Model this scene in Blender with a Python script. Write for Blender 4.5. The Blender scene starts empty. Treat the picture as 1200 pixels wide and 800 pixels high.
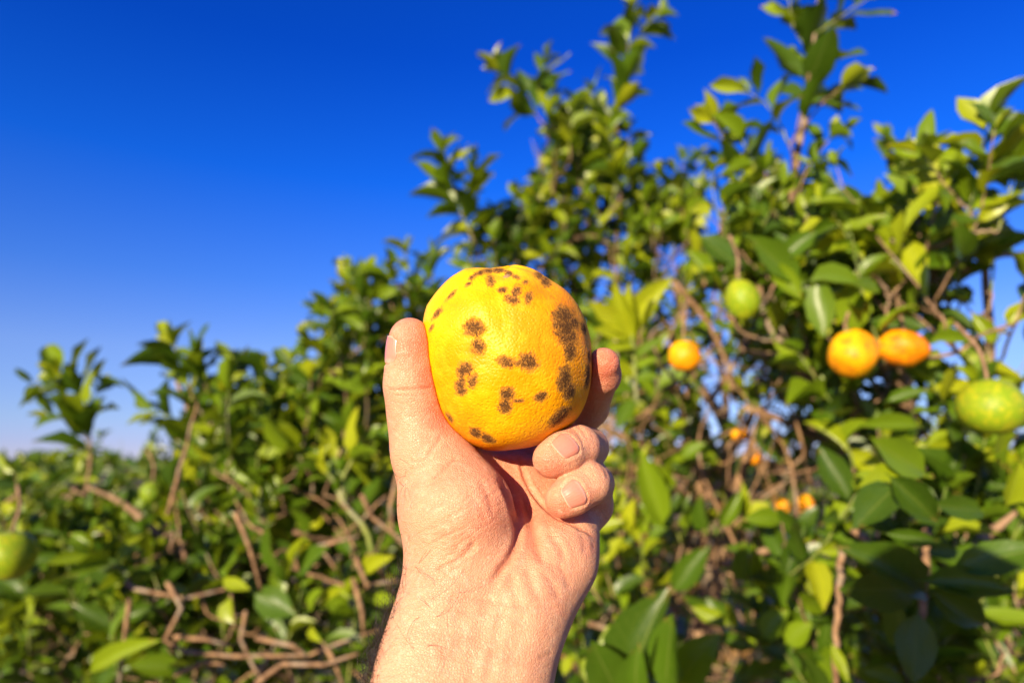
import bpy, math, random
import numpy as np
from mathutils import Vector, Matrix
from mathutils.bvhtree import BVHTree

scene = bpy.context.scene
COL = scene.collection
rng = np.random.default_rng(11)

# ---------------------------------------------------------------- camera
PITCH = math.radians(10.3)
CAMP = np.array([0.0, 0.0, 1.6])
RGT = np.array([1.0, 0, 0])
FWD = np.array([0, math.cos(PITCH), math.sin(PITCH)])
UPV = np.array([0, -math.sin(PITCH), math.cos(PITCH)])
FPX = 800.0
cam_d = bpy.data.cameras.new('camera')
cam_d.sensor_width = 36.0
cam_d.lens = 24.0
cam_d.clip_start = 0.01
cam_d.clip_end = 6000
cam_d.dof.use_dof = True
cam_d.dof.focus_distance = 0.312
cam_d.dof.aperture_fstop = 5.4
cam = bpy.data.objects.new('camera', cam_d)
cam.location = CAMP
cam.rotation_euler = (math.radians(90) + PITCH, 0, 0)
COL.objects.link(cam)
scene.camera = cam

# ---------------------------------------------------------------- sky and sun
SUN_TO = np.array([-math.sin(math.radians(26)), -math.cos(math.radians(26)), 0.0])            # horizontal direction towards the sun
SUN_TO /= np.linalg.norm(SUN_TO)
SUN_EL = math.radians(15)
world = bpy.data.worlds.new('World')
scene.world = world
world.use_nodes = True
wn, wl = world.node_tree.nodes, world.node_tree.links
bg = wn['Background']
sky = wn.new('ShaderNodeTexSky')
sky.sky_type = 'NISHITA'
sky.sun_disc = False
sky.sun_elevation = SUN_EL
sky.sun_rotation = math.atan2(SUN_TO[0], SUN_TO[1])
sky.altitude = 2000
sky.air_density = 1.0
sky.dust_density = 0.5
sky.ozone_density = 5.0
# deep polarised blue overhead, paling to a pink band at the horizon: a tint by elevation, the same all round
sep = wn.new('ShaderNodeSeparateXYZ')
tcw = wn.new('ShaderNodeTexCoord')
wl.new(tcw.outputs['Generated'], sep.inputs[0])
tint = wn.new('ShaderNodeValToRGB')
te = tint.color_ramp.elements
te[0].position = 0.0; te[0].color = (.66, .50, .68, 1)
te[1].position = 1.0; te[1].color = (.02, .30, .98, 1)
for tp, tcol in ((.03, (.66, .50, .68)), (.06, (.70, .56, .67)), (.15, (.76, .63, .78)), (.25, (.36, .54, .93)), (.39, (.06, .44, 1.13)), (.54, (.02, .31, 1.05))):
    x = te.new(tp); x.color = (*tcol, 1)
wl.new(sep.outputs[2], tint.inputs[0])
mulc = wn.new('ShaderNodeMix'); mulc.data_type = 'RGBA'; mulc.blend_type = 'MULTIPLY'
mulc.inputs[0].default_value = 1.0
wl.new(sky.outputs[0], mulc.inputs[6]); wl.new(tint.outputs[0], mulc.inputs[7])
wl.new(mulc.outputs[2], bg.inputs[0])
bg.inputs[1].default_value = 0.103

sun_d = bpy.data.lights.new('sun', 'SUN')
sun_d.energy = 5.0
sun_d.angle = math.radians(0.5)
sun_d.color = (1.0, 0.82, 0.56)
sun = bpy.data.objects.new('sun', sun_d)
sdir = Vector((SUN_TO[0] * math.cos(SUN_EL), SUN_TO[1] * math.cos(SUN_EL), math.sin(SUN_EL)))
sun.rotation_euler = sdir.to_track_quat('Z', 'Y').to_euler()
sun.location = (-4, -6, 8)
COL.objects.link(sun)
scene.view_settings.view_transform = 'Standard'
scene.view_settings.look = 'None'
scene.view_settings.gamma = 1.0
scene.view_settings.exposure = 1.15
scene.cycles.max_bounces = 8
scene.cycles.transparent_max_bounces = 6


# ---------------------------------------------------------------- helpers
def at(px, py, d):
    """world point seen at photo pixel (px, py) of the 1200 x 800 frame, d metres along the view axis"""
    return CAMP + RGT * ((px - 600) / FPX * d) + UPV * ((400 - py) / FPX * d) + FWD * d


def unit(v):
    v = np.asarray(v, float)
    n = np.linalg.norm(v, axis=-1, keepdims=True)
    return v / np.maximum(n, 1e-12)


def smooth(a, b, x):
    t = np.clip((x - a) / (b - a), 0, 1)
    return t * t * (3 - 2 * t)


def mesh_np(name, V, F, mat=None, attrs=None, shade=True):
    """mesh from numpy arrays; F is (n,3) or (n,4)"""
    V = np.asarray(V, np.float32)
    F = np.asarray(F, np.int32)
    me = bpy.data.meshes.new(name)
    n, k = F.shape
    me.vertices.add(len(V))
    me.vertices.foreach_set('co', V.ravel())
    me.loops.add(n * k)
    me.loops.foreach_set('vertex_index', F.ravel())
    me.polygons.add(n)
    me.polygons.foreach_set('loop_start', np.arange(0, n * k, k, dtype=np.int32))
    try:
        me.polygons.foreach_set('loop_total', np.full(n, k, np.int32))
    except Exception:
        pass
    me.polygons.foreach_set('use_smooth', np.full(n, shade))
    for an, av in (attrs or {}).items():
        a = me.attributes.new(an, 'FLOAT', 'POINT')
        a.data.foreach_set('value', np.asarray(av, np.float32).ravel())
    if mat:
        me.materials.append(mat)
    me.update(calc_edges=True)
    return me


def link(name, me, parent=None, loc=None):
    o = bpy.data.objects.new(name, me)
    COL.objects.link(o)
    if parent is not None:
        o.parent = parent
    if loc is not None:
        o.location = loc
    return o


def tag(o, label=None, cat=None, group=None, kind=None):
    if label: o['label'] = label
    if cat: o['category'] = cat
    if group: o['group'] = group
    if kind: o['kind'] = kind
    return o


class Acc:
    """collects numpy geometry of one mesh"""
    def __init__(self):
        self.V, self.F, self.n = [], [], 0

    def add(self, V, F):
        self.V.append(V); self.F.append(np.asarray(F) + self.n); self.n += len(V)

    def mesh(self, name, mat, off=None):
        V = np.concatenate(self.V)
        if off is not None: V = V - off
        return mesh_np(name, V, np.concatenate(self.F), mat)


def spline(P, n):
    """Catmull-Rom through the points, n samples per span"""
    P = np.asarray(P, float)
    if len(P) < 3:
        t = np.linspace(0, 1, n * (len(P) - 1) + 1)[:, None]
        return P[0] * (1 - t) + P[-1] * t
    Q = np.vstack([2 * P[0] - P[1], P, 2 * P[-1] - P[-2]])
    out = []
    for i in range(1, len(Q) - 2):
        for t in np.linspace(0, 1, n, endpoint=False):
            a, b, c, d = Q[i - 1], Q[i], Q[i + 1], Q[i + 2]
            out.append(.5 * (2 * b + (c - a) * t + (2 * a - 5 * b + 4 * c - d) * t * t + (3 * b - a - 3 * c + d) * t ** 3))
    out.append(P[-1])
    return np.array(out)


def tube(P, R, sides=6):
    """tapered tube along P with radii R, both ends closed to a point"""
    P = np.asarray(P, float); n = len(P)
    R = np.broadcast_to(np.asarray(R, float), (n,))
    T = unit(np.gradient(P, axis=0))
    ref = np.array([0, 0, 1.0]) if abs(T[0][2]) < .8 else np.array([1.0, 0, 0])
    A = unit(np.cross(T[0], ref)); V = []
    for i in range(n):
        A = unit(A - T[i] * np.dot(A, T[i])); B = np.cross(T[i], A)
        th = np.arange(sides) * 2 * math.pi / sides
        V.append(P[i] + R[i] * (np.cos(th)[:, None] * A + np.sin(th)[:, None] * B))
    V = np.concatenate(V)
    F = []
    for i in range(n - 1):
        for s in range(sides):
            a, b = i * sides + s, i * sides + (s + 1) % sides
            F.append((a, b, b + sides, a + sides))
    c0, c1 = len(V), len(V) + 1
    V = np.vstack([V, P[0] - T[0] * R[0] * .4, P[-1] + T[-1] * R[-1] * .6])
    for s in range(0, sides, 2):
        F.append((c0, (s + 2) % sides, s + 1, s))
        k = (n - 1) * sides
        F.append((c1, k + s, k + s + 1, k + (s + 2) % sides))
    return V, np.array(F)


# ---------------------------------------------------------------- materials
def new_mat(name):
    m = bpy.data.materials.new(name)
    m.use_nodes = True
    nt = m.node_tree
    return m, nt.nodes, nt.links, nt.nodes['Principled BSDF'], nt.nodes['Material Output']


class NB:
    """small node-building shorthand"""
    def __init__(self, N, L): self.N, self.L = N, L

    def put(self, sock, v):
        if isinstance(v, bpy.types.NodeSocket): self.L.new(v, sock)
        else: sock.default_value = v

    def math(self, op, a, b=0.0, c=None, clamp=False):
        n = self.N.new('ShaderNodeMath'); n.operation = op; n.use_clamp = clamp
        self.put(n.inputs[0], a); self.put(n.inputs[1], b)
        if c is not None: self.put(n.inputs[2], c)
        return n.outputs[0]

    def mix(self, f, a, b, blend='MIX'):
        n = self.N.new('ShaderNodeMix'); n.data_type = 'RGBA'; n.blend_type = blend
        self.put(n.inputs[0], f)
        for s, v in ((n.inputs[6], a), (n.inputs[7], b)):
            self.put(s, v if isinstance(v, bpy.types.NodeSocket) else (*v, 1))
        return n.outputs[2]

    def noise(self, scale, detail=3, rough=.55, vec=None, dist=0):
        n = self.N.new('ShaderNodeTexNoise')
        n.inputs['Scale'].default_value = scale; n.inputs['Detail'].default_value = detail
        n.inputs['Roughness'].default_value = rough; n.inputs['Distortion'].default_value = dist
        if vec is not None: self.L.new(vec, n.inputs['Vector'])
        return n.outputs[0]

    def voro(self, scale, feature='F1', vec=None, rnd=1.0):
        n = self.N.new('ShaderNodeTexVoronoi'); n.feature = feature
        n.inputs['Scale'].default_value = scale; n.inputs['Randomness'].default_value = rnd
        if vec is not None: self.L.new(vec, n.inputs['Vector'])
        return n.outputs['Distance']

    def attr(self, name):
        n = self.N.new('ShaderNodeAttribute'); n.attribute_name = name
        return n.outputs['Fac']

    def obj(self):
        return self.N.new('ShaderNodeTexCoord').outputs['Object']

    def rng(self, v, a, b, c=0.0, d=1.0):
        n = self.N.new('ShaderNodeMapRange'); n.interpolation_type = 'SMOOTHSTEP'
        self.put(n.inputs[0], v)
        for i, x in enumerate((a, b, c, d)): self.put(n.inputs[i + 1], x)
        return n.outputs[0]

    def bump(self, h, dist, strength=1.0, normal=None):
        n = self.N.new('ShaderNodeBump')
        n.inputs['Distance'].default_value = dist; n.inputs['Strength'].default_value = strength
        self.L.new(h, n.inputs['Height'])
        if normal is not None: self.L.new(normal, n.inputs['Normal'])
        return n.outputs[0]


def make_leaf_mat():
    m, N, L, P, O = new_mat('leaf_green'); b = NB(N, L)
    tint, u, v = b.attr('tint'), b.attr('lu'), b.attr('lv')
    oi = N.new('ShaderNodeObjectInfo').outputs['Random']
    t = b.math('ADD', tint, b.math('MULTIPLY_ADD', oi, .16, -.08))
    ramp = N.new('ShaderNodeValToRGB'); L.new(t, ramp.inputs[0])
    e = ramp.color_ramp.elements
    e[0].position = 0.0; e[0].color = (.024, .066, .003, 1)
    e[1].position = 1.0; e[1].color = (.40, .43, .012, 1)
    for p, c in ((.3, (.050, .116, .004)), (.55, (.145, .235, .005)), (.8, (.29, .345, .006))):
        x = e.new(p); x.color = (*c, 1)
    ob = b.obj()
    nz = b.noise(38, 3, vec=ob)
    col = b.mix(b.math('MULTIPLY', b.rng(nz, .35, .7), .35), ramp.outputs[0], (.11, .15, .012))
    # pale midrib and side veins
    au = b.math('ABSOLUTE', u)
    rib = b.rng(au, .07, .02)
    vein = b.math('SINE', b.math('MULTIPLY_ADD', v, 52.0, b.math('MULTIPLY', au, -16.0)))
    vein = b.math('MULTIPLY', b.rng(vein, .80, 1.0), .12)
    col = b.mix(b.math('MAXIMUM', b.math('MULTIPLY', rib, .30), b.math('MULTIPLY', vein, .5)), col, (.22, .27, .05))
    # small pale specks and dry blotches of age
    sp = b.rng(b.voro(95, vec=ob), .16, .08)
    col = b.mix(b.math('MULTIPLY', sp, .35), col, (.28, .27, .07))
    dry = b.rng(b.noise(14, 3, vec=ob), .70, .80)
    col = b.mix(b.math('MULTIPLY', dry, .5), col, (.20, .13, .035))
    col = b.mix(b.rng(tint, 1.2, 1.3), col, b.mix(b.rng(nz, .35, .65), (.34, .20, .075), (.20, .105, .04)))
    tipd = b.math('MULTIPLY', b.rng(b.math('ADD', v, b.math('MULTIPLY', nz, .12)), .90, 1.0), b.rng(b.noise(4.5, 2, .5, ob), .52, .58))
    col = b.mix(b.math('MULTIPLY', tipd, .8), col, (.26, .15, .04))
    L.new(col, P.inputs['Base Color'])
    P.inputs['Roughness'].default_value = .36
    P.inputs['Specular IOR Level'].default_value = .38
    h = b.math('SUBTRACT', b.math('MULTIPLY', vein, -.6), rib)
    L.new(b.bump(h, .0006, .8), P.inputs['Normal'])
    tr = N.new('ShaderNodeBsdfTranslucent')
    L.new(b.mix(.5, col, (.34, .42, .012)), tr.inputs[0])
    mx = N.new('ShaderNodeMixShader'); mx.inputs[0].default_value = .32
    L.new(P.outputs[0], mx.inputs[1]); L.new(tr.outputs[0], mx.inputs[2])
    L.new(mx.outputs[0], O.inputs[0])
    return m


def make_bark(name, c0, c1, scale=60):
    m, N, L, P, O = new_mat(name); b = NB(N, L)
    ob = b.obj()
    n1 = b.noise(scale, 5, .6, ob); n2 = b.noise(scale * .2, 2, .5, ob)
    col = b.mix(b.rng(n1, .35, .68), c0, c1)
    col = b.mix(b.math('MULTIPLY', b.rng(n2, .52, .7), .5), col, (.30, .27, .21))
    L.new(col, P.inputs['Base Color'])
    P.inputs['Roughness'].default_value = .85
    L.new(b.bump(n1, .002, .8), P.inputs['Normal'])
    return m


LEAF = make_leaf_mat()
BARK = make_bark('bark_grey_brown', (.13, .075, .040), (.29, .18, .10))
DEADW = make_bark('bark_dry_twig', (.12, .062, .030), (.30, .175, .085), 90)
GSTEM = make_bark('stem_green', (.10, .15, .02), (.24, .26, .05), 50)


def make_ground():
    m, N, L, P, O = new_mat('dry_soil'); b = NB(N, L)
    ob = b.obj()
    c = b.mix(b.rng(b.noise(3.0, 6, .65, ob), .38, .62), (.17, .105, .055), (.33, .235, .13))
    c = b.mix(b.rng(b.noise(.5, 4, .6, ob), .48, .62), c, (.10, .12, .035))
    c = b.mix(b.math('MULTIPLY', b.rng(b.noise(40, 3, .6, ob), .55, .7), .6), c, (.40, .31, .17))
    L.new(c, P.inputs['Base Color']); P.inputs['Roughness'].default_value = .95
    L.new(b.bump(b.noise(25, 5, .7, ob), .03), P.inputs['Normal'])
    return m


# ---------------------------------------------------------------- ground
def ring_ground():
    rs = np.concatenate([[0.0], np.geomspace(.6, 4000, 44)])
    na = 72
    V = [(0, 0, 0)]
    for r in rs[1:]:
        for k in range(na):
            a = 2 * math.pi * k / na
            x, y = r * math.cos(a), r * math.sin(a)
            z = (.03 * math.sin(x * 1.3 + y * .7) + .02 * math.sin(x * 2.9 - y * 2.1)) * min(1, 30 / max(r, 1e-3))
            V.append((x, y, z - .02))
    F = []
    for k in range(na):
        F.append((0, 1 + k, 1 + (k + 1) % na, 0))
    F3 = [(0, 1 + k, 1 + (k + 1) % na) for k in range(na)]
    F4 = []
    for i in range(len(rs) - 2):
        for k in range(na):
            a, b = 1 + i * na + k, 1 + i * na + (k + 1) % na
            F4 += [(a, a + na, b + na), (a, b + na, b)]
    return np.array(V), np.array(F3 + F4)


gv, gf = ring_ground()
ground = link('ground', mesh_np('ground', gv, gf, make_ground()))
tag(ground, 'dry brown soil of the orchard floor reaching to the horizon', None, None, 'structure')

# ================================================================= THE HELD ORANGE
ORC = np.array([598.0, 420.0]); ORD = 0.340          # pixel centre and distance of the fruit
K = ORD / FPX                                        # metres per pixel at its distance
OUT = np.array([(693, 420), (692, 440), (686, 468), (669, 496), (650, 511), (625, 522), (598, 527), (570, 526), (548, 518),
                (530, 504), (516, 482), (508, 455), (503, 430), (498.5, 400), (497.5, 378), (502, 358), (514, 340), (530, 324.5),
                (545, 316), (560, 314), (575, 315), (590, 314), (605, 312.5), (625, 316.5), (642, 326), (660, 338), (676, 356), (688, 386)], float)
_oa = np.arctan2(-(OUT[:, 1] - ORC[1]), OUT[:, 0] - ORC[0])
_or = np.hypot(OUT[:, 0] - ORC[0], OUT[:, 1] - ORC[1]) * K
_s = np.argsort(_oa); _oa, _or = _oa[_s], _or[_s]
_oa = np.concatenate([_oa - 2 * math.pi, _oa, _oa + 2 * math.pi]); _or = np.tile(_or, 3)
STEMDIR = unit(np.array([-.03, .93, -.36]))


def orange_r(D):
    """radius of the held fruit along unit directions D (camera axes x right, y up, z away)"""
    th = np.arctan2(D[:, 1], D[:, 0])
    ri = np.interp(th, _oa, _or)
    w = D[:, 0] ** 2 + D[:, 1] ** 2
    r = ri * w + .0405 * (1 - w)
    c = np.clip(D @ STEMDIR, -1, 1)
    a = np.arccos(c)
    az = np.arctan2(D[:, 0], -D[:, 2])
    r = r - .0030 * np.exp(-(a / .17) ** 2)                                           # sunken stem end
    r = r + .0007 * np.exp(-((a - .36) / .2) ** 2) * np.sin(az * 5 + .6)              # puckers round it
    r = r + .00035 * np.sin(D[:, 0] * 9 + 1) * np.sin(D[:, 1] * 8 + .5) + .0003 * np.sin(D[:, 2] * 11 + D[:, 1] * 6)
    return r


ORCENTER = np.array([(ORC[0] - 600) * K, (400 - ORC[1]) * K, ORD])     # camera coordinates


def cam2world(Pc):
    Pc = np.asarray(Pc, float)
    return CAMP + Pc[..., :1] * RGT + Pc[..., 1:2] * UPV + Pc[..., 2:3] * FWD


def pix(Pc):
    return np.stack([600 + FPX * Pc[:, 0] / Pc[:, 2], 400 - FPX * Pc[:, 1] / Pc[:, 2]], 1)


# spots: px, py, half length, half width, angle (deg, counter-clockwise), strength
SPOTS = [(554, 325, 5, 2.2, 30, .55), (562, 320, 6, 2.2, 20, .6), (572, 318, 6, 2.6, 5, .7), (584, 317, 7, 2.4, 0, .75), (596, 320, 6, 2.4, -20, .75), (605, 325, 4, 2, -20, .5),
         (575, 330, 6, 4.5, 90, .6), (589, 340, 5, 3, 10, .7), (605, 342, 7, 4.5, 60, .75), (600, 351, 8, 4.5, -20, .75), (619, 349, 6, 4.5, 80, .6), (616, 331, 3.5, 2.5, 0, .5),
         (632, 323, 5, 3.4, -45, .7), (639, 330, 6, 4, -50, .8), (529, 346, 7, 2, 48, .6), (549, 333, 4, 2, 30, .5), (513, 367, 8, 2.4, 52, .8), (506, 384, 5, 1.6, 60, .5),
         (556, 384, 10, 7.5, -10, .85), (561, 406, 8, 6.5, 80, .85), (549, 389, 5, 4, 0, .5),
         (660, 371, 10, 9, 0, 1), (662, 384, 11, 10, -40, 1), (666, 397, 10, 8, -80, 1), (668, 411, 9, 5.5, 90, 1), (672, 378, 7, 5, -60, .8), (652, 381, 6, 4, 90, .6),
         (545, 433, 8, 6.5, 40, .9), (554, 446, 7, 4.5, 70, .8), (540, 450, 7, 4.5, 70, .9), (541, 458, 5.5, 4, 0, 1),
         (594, 424, 10, 5, -8, .9), (608, 425, 6, 3, 30, .6), (619, 424, 9, 7.5, -30, .9), (594, 462, 7, 6, 30, .95), (592, 475, 7, 6, 80, .95), (608, 469, 7, 1.8, 5, .55),
         (634, 464, 6.5, 4.5, 20, .9), (661, 444, 12, 6, 85, 1), (667, 458, 9, 5, 80, 1), (656, 487, 12, 4.5, 42, 1), (558, 507, 6, 4, -20, .95), (571, 513, 8, 3.6, -25, .95),
         (688, 440, 11, 2.6, 86, .9), (527, 489, 6, 2, -55, .8), (683, 384, 7, 2.5, -72, .7), (690, 418, 7, 2, -85, .6)]


def sphere_dirs(nu, nv):
    """grid of directions with the poles along the vertical camera axis"""
    th = np.linspace(0, 2 * math.pi, nu, endpoint=False)
    ph = np.linspace(0, math.pi, nv + 1)[1:-1]
    D = np.stack([np.outer(np.sin(ph), np.cos(th)), np.outer(np.cos(ph), np.ones(nu)), np.outer(np.sin(ph), np.sin(th))], -1).reshape(-1, 3)
    D = np.vstack([D, [[0, 1, 0]], [[0, -1, 0]]])
    F = []
    idx = np.arange((nv - 1) * nu).reshape(nv - 1, nu)
    a, b = idx[:-1], np.roll(idx[:-1], -1, 1)
    c, d = np.roll(idx[1:], -1, 1), idx[1:]
    F = np.stack([a, b, c, d], -1).reshape(-1, 4)
    T = np.concatenate([F[:, [0, 1, 2]], F[:, [0, 2, 3]]])
    n0, n1 = len(D) - 2, len(D) - 1
    top = np.stack([np.full(nu, n0), np.roll(idx[0], -1), idx[0]], 1)
    bot = np.stack([np.full(nu, n1), idx[-1], np.roll(idx[-1], -1)], 1)
    return D, np.concatenate([T, top, bot])


def make_peel(name, held=False, c_main=(.84, .41, .0012), c_side=(.79, .25, .0012)):
    m, N, L, P, O = new_mat(name); b = NB(N, L)
    ob = b.obj()
    n1 = b.noise(17, 3, .5, ob)
    col = b.mix(b.rng(n1, .38, .62), c_main, c_side)
    col = b.mix(b.math('MULTIPLY', b.rng(b.noise(170, 2, .5, ob), .45, .7), .18), col, (.90, .58, .02))
    pores = b.voro(820, 'SMOOTH_F1', ob)
    pit = b.rng(pores, .0, .55)
    height = b.math('ADD', b.math('MULTIPLY', pit, .55), b.math('MULTIPLY', b.noise(520, 3, .6, ob), .8))
    dist = .00036
    if held:
        sc, st = b.attr('scab'), b.attr('strong')
        nz2 = b.noise(290, 5, .78, ob, 1.6)
        fleck = b.noise(620, 3, .75, ob, 1.4)
        grit = b.noise(1500, 3, .7, ob)
        edge = b.math('ADD', sc, b.math('MULTIPLY_ADD', nz2, 2.2, b.math('MULTIPLY_ADD', st, .35, -1.42)))
        body = b.math('MULTIPLY', b.rng(edge, .10, .60), b.rng(sc, .02, .26))
        halo = b.math('MULTIPLY', b.rng(b.math('ADD', sc, b.math('MULTIPLY_ADD', nz2, .7, -.35)), .0, .5), .55)
        col = b.mix(halo, col, (.55, .24, .006))
        col = b.mix(b.math('MULTIPLY', body, .85), col, b.mix(grit, (.22, .085, .014), (.42, .20, .045)))
        dark = b.math('MULTIPLY', b.rng(b.math('ADD', fleck, b.math('MULTIPLY_ADD', st, .16, b.math('MULTIPLY_ADD', sc, .16, -.20))), .47, .60), body)
        col = b.mix(b.math('MULTIPLY', dark, .86), col, (.058, .024, .008))
        core = body
        height = b.math('ADD', height, b.math('MULTIPLY', body, b.math('ADD', b.math('MULTIPLY', fleck, -3.0), b.math('MULTIPLY', grit, 1.6))))
        L.new(b.rng(core, 0, 1, .44, .80), P.inputs['Roughness'])
    else:
        sc = b.rng(b.noise(60, 4, .7, ob), .53, .62)
        col = b.mix(b.math('MULTIPLY', sc, .62 if c_main[0] > .5 else .16), col, (.14, .07, .02))
        P.inputs['Roughness'].default_value = .38
    L.new(col, P.inputs['Base Color'])
    P.inputs['Specular IOR Level'].default_value = .20
    P.inputs['Subsurface Weight'].default_value = .12
    P.inputs['Subsurface Radius'].default_value = (1, .45, .08)
    P.inputs['Subsurface Scale'].default_value = .003
    L.new(b.bump(height, dist, .9), P.inputs['Normal'])
    return m


def build_held_orange():
    D, F = sphere_dirs(560, 300)
    r = orange_r(D)
    Pc = ORCENTER + D * r[:, None]
    px = pix(Pc)
    front = (-D[:, 2]) > -.15
    scab = np.zeros(len(D)); strong = np.zeros(len(D))
    for (x, y, a, w, ang, s) in SPOTS:
        a, w = a * 1.32, w * 1.38
        ca, sa = math.cos(math.radians(ang)), math.sin(math.radians(ang))
        dx, dy = px[:, 0] - x, -(px[:, 1] - y)
        q = np.hypot((dx * ca + dy * sa) / a, (-dx * sa + dy * ca) / w)
        v = np.clip(1.15 - .62 * q, 0, 1) * front
        v = v * v
        strong = np.where(v > scab, s, strong)
        scab = np.maximum(scab, v)
    # scabs on the far side as well
    for k in range(26):
        c = unit(rng.normal(size=3)); c[2] = abs(c[2]) + .25; c = unit(c)
        q = np.arccos(np.clip(D @ c, -1, 1)) / rng.uniform(.06, .14)
        v = np.clip(1.15 - .62 * q, 0, 1) * (~front); v = v * v
        strong = np.where(v > scab, .9, strong); scab = np.maximum(scab, v)
    # the scabs stand a little proud and are uneven
    ph = D * 900
    rough = (np.sin(ph[:, 0] * .21 + np.sin(ph[:, 1] * .17)) * np.sin(ph[:, 1] * .23 + np.sin(ph[:, 2] * .19)) + 1) * .5
    Pc = Pc + D * (scab * (.00015 + .00035 * rough))[:, None]
    W = cam2world(Pc)
    base = cam2world(ORCENTER[None])[0]
    me = mesh_np('orange', W - base, F[:, ::-1], make_peel('peel_scabbed', True), {'scab': scab, 'strong': strong})
    o = link('orange', me, None, base)
    tag(o, 'large yellow orange with brown scab spots held up in the hand', 'orange')
    # dry stem scar sunk in the top of the fruit
    sd = STEMDIR
    p = ORCENTER + sd * (orange_r(sd[None])[0] + .0001)
    a = Acc()
    wd = cam2world(p[None] + sd * .0022)[0] - cam2world(p[None])[0]
    t = spline([cam2world(p[None] - sd * .0022)[0], cam2world(p[None] + sd * .0001)[0]], 3)
    a.add(*tube(t, [.0028, .003, .0026, .002], 8))
    link('stem_scar', a.mesh('stem_scar', DEADW, base), o)
    return o


held = build_held_orange()
MARK_HAND = 0

# ================================================================= THE HAND AND FOREARM
def pc(x, y, d):
    return np.array([(x - 600) / FPX * d, (400 - y) / FPX * d, d])


def cones(*pts):
    """chain of (px, py, depth, radius in px) -> list of (point, radius) in metres"""
    return [(pc(x, y, d), r * d / FPX) for x, y, d, r in pts]


def sd_cone(P, a, ra, b, rb):
    ba = b - a
    l2 = ba @ ba; rr = ra - rb; a2 = l2 - rr * rr
    if a2 <= 1e-12:
        return np.linalg.norm(P - a, axis=1) - max(ra, rb)
    il2 = 1 / l2
    pa = P - a
    y = pa @ ba
    z = y - l2
    xv = pa * l2 - y[:, None] * ba
    x2 = np.einsum('ij,ij->i', xv, xv)
    y2 = y * y * l2; z2 = z * z * l2
    k = np.sign(rr) * rr * rr * x2
    c1 = np.sign(z) * a2 * z2 > k
    c2 = np.sign(y) * a2 * y2 < k
    r3 = (np.sqrt(x2 * a2 * il2) + y * rr) * il2 - ra
    r1 = np.sqrt(x2 + z2) * il2 - rb
    r2 = np.sqrt(x2 + y2) * il2 - ra
    return np.where(c1, r1, np.where(c2, r2, r3))


def smin(a, b, k):
    h = np.maximum(k - np.abs(a - b), 0) / k
    return np.minimum(a, b) - h * h * k * .25


def smax(a, b, k):
    return -smin(-a, -b, k)


def chain(P, pts, k):
    d = None
    for (a, ra), (b, rb) in zip(pts[:-1], pts[1:]):
        q = sd_cone(P, a, ra, b, rb)
        d = q if d is None else smin(d, q, k)
    return d


THUMB = cones((480, 393, .331, 19.5), (481, 404, .331, 23), (482, 428, .331, 25.2), (483, 453, .331, 29.5), (488, 488, .331, 30), (498, 528, .329, 35))
THENAR = cones((520, 540, .331, 36), (540, 600, .318, 54), (560, 655, .317, 42))
THUMBM = cones((498, 528, .329, 35), (521, 600, .325, 45), (538, 670, .318, 50))
META = [cones((545, 690, .325, 34), (562, 560, .378, 28)), cones((572, 692, .328, 34), (602, 562, .386, 27)),
        cones((600, 690, .328, 34), (648, 577, .376, 25)), cones((622, 690, .325, 36), (676, 602, .357, 24))]
HYPO = cones((669, 622, .337, 33), (652, 655, .325, 42), (610, 715, .311, 46))
ARM_R = cones((530, 672, .314, 51), (526, 700, .309, 51), (518, 735, .303, 53), (508, 770, .297, 55), (502, 800, .291, 57), (405, 1100, .236, 90))
WEB = cones((510, 536, .334, 30), (548, 556, .352, 30), (600, 566, .362, 30), (640, 572, .360, 26))
PALM = cones((590, 660, .332, 32), (606, 615, .344, 28), (612, 580, .356, 28))
BED = cones((548, 545, .372, 30), (600, 540, .384, 32), (650, 545, .384, 30))
ARM_U = cones((616, 692, .313, 50), (606, 725, .308, 51), (592, 765, .302, 53), (582, 800, .297, 56), (478, 1100, .245, 90))
INDEX = cones((562, 560, .378, 27), (548, 500, .402, 22), (566, 430, .408, 20), (592, 385, .402, 17))
MIDDLE = cones((602, 562, .386, 27), (655, 525, .398, 22), (692, 478, .376, 20), (706, 440, .347, 20), (707.5, 426, .340, 18.8))
RING = cones((648, 577, .376, 25), (676, 548, .366, 24), (690, 524, .350, 23), (678, 524, .330, 24), (660, 531, .3215, 23.5), (646, 538, .3185, 22))
PINKY = cones((676, 602, .357, 24), (692, 592, .350, 24), (697, 566, .338, 22.5), (690, 566, .322, 23.5), (672, 578, .3165, 22.5), (659, 586, .3145, 20.5))


def sd_orange(P):
    q = P - ORCENTER
    n = np.linalg.norm(q, axis=1)
    return n - orange_r(q / np.maximum(n, 1e-9)[:, None])


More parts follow.
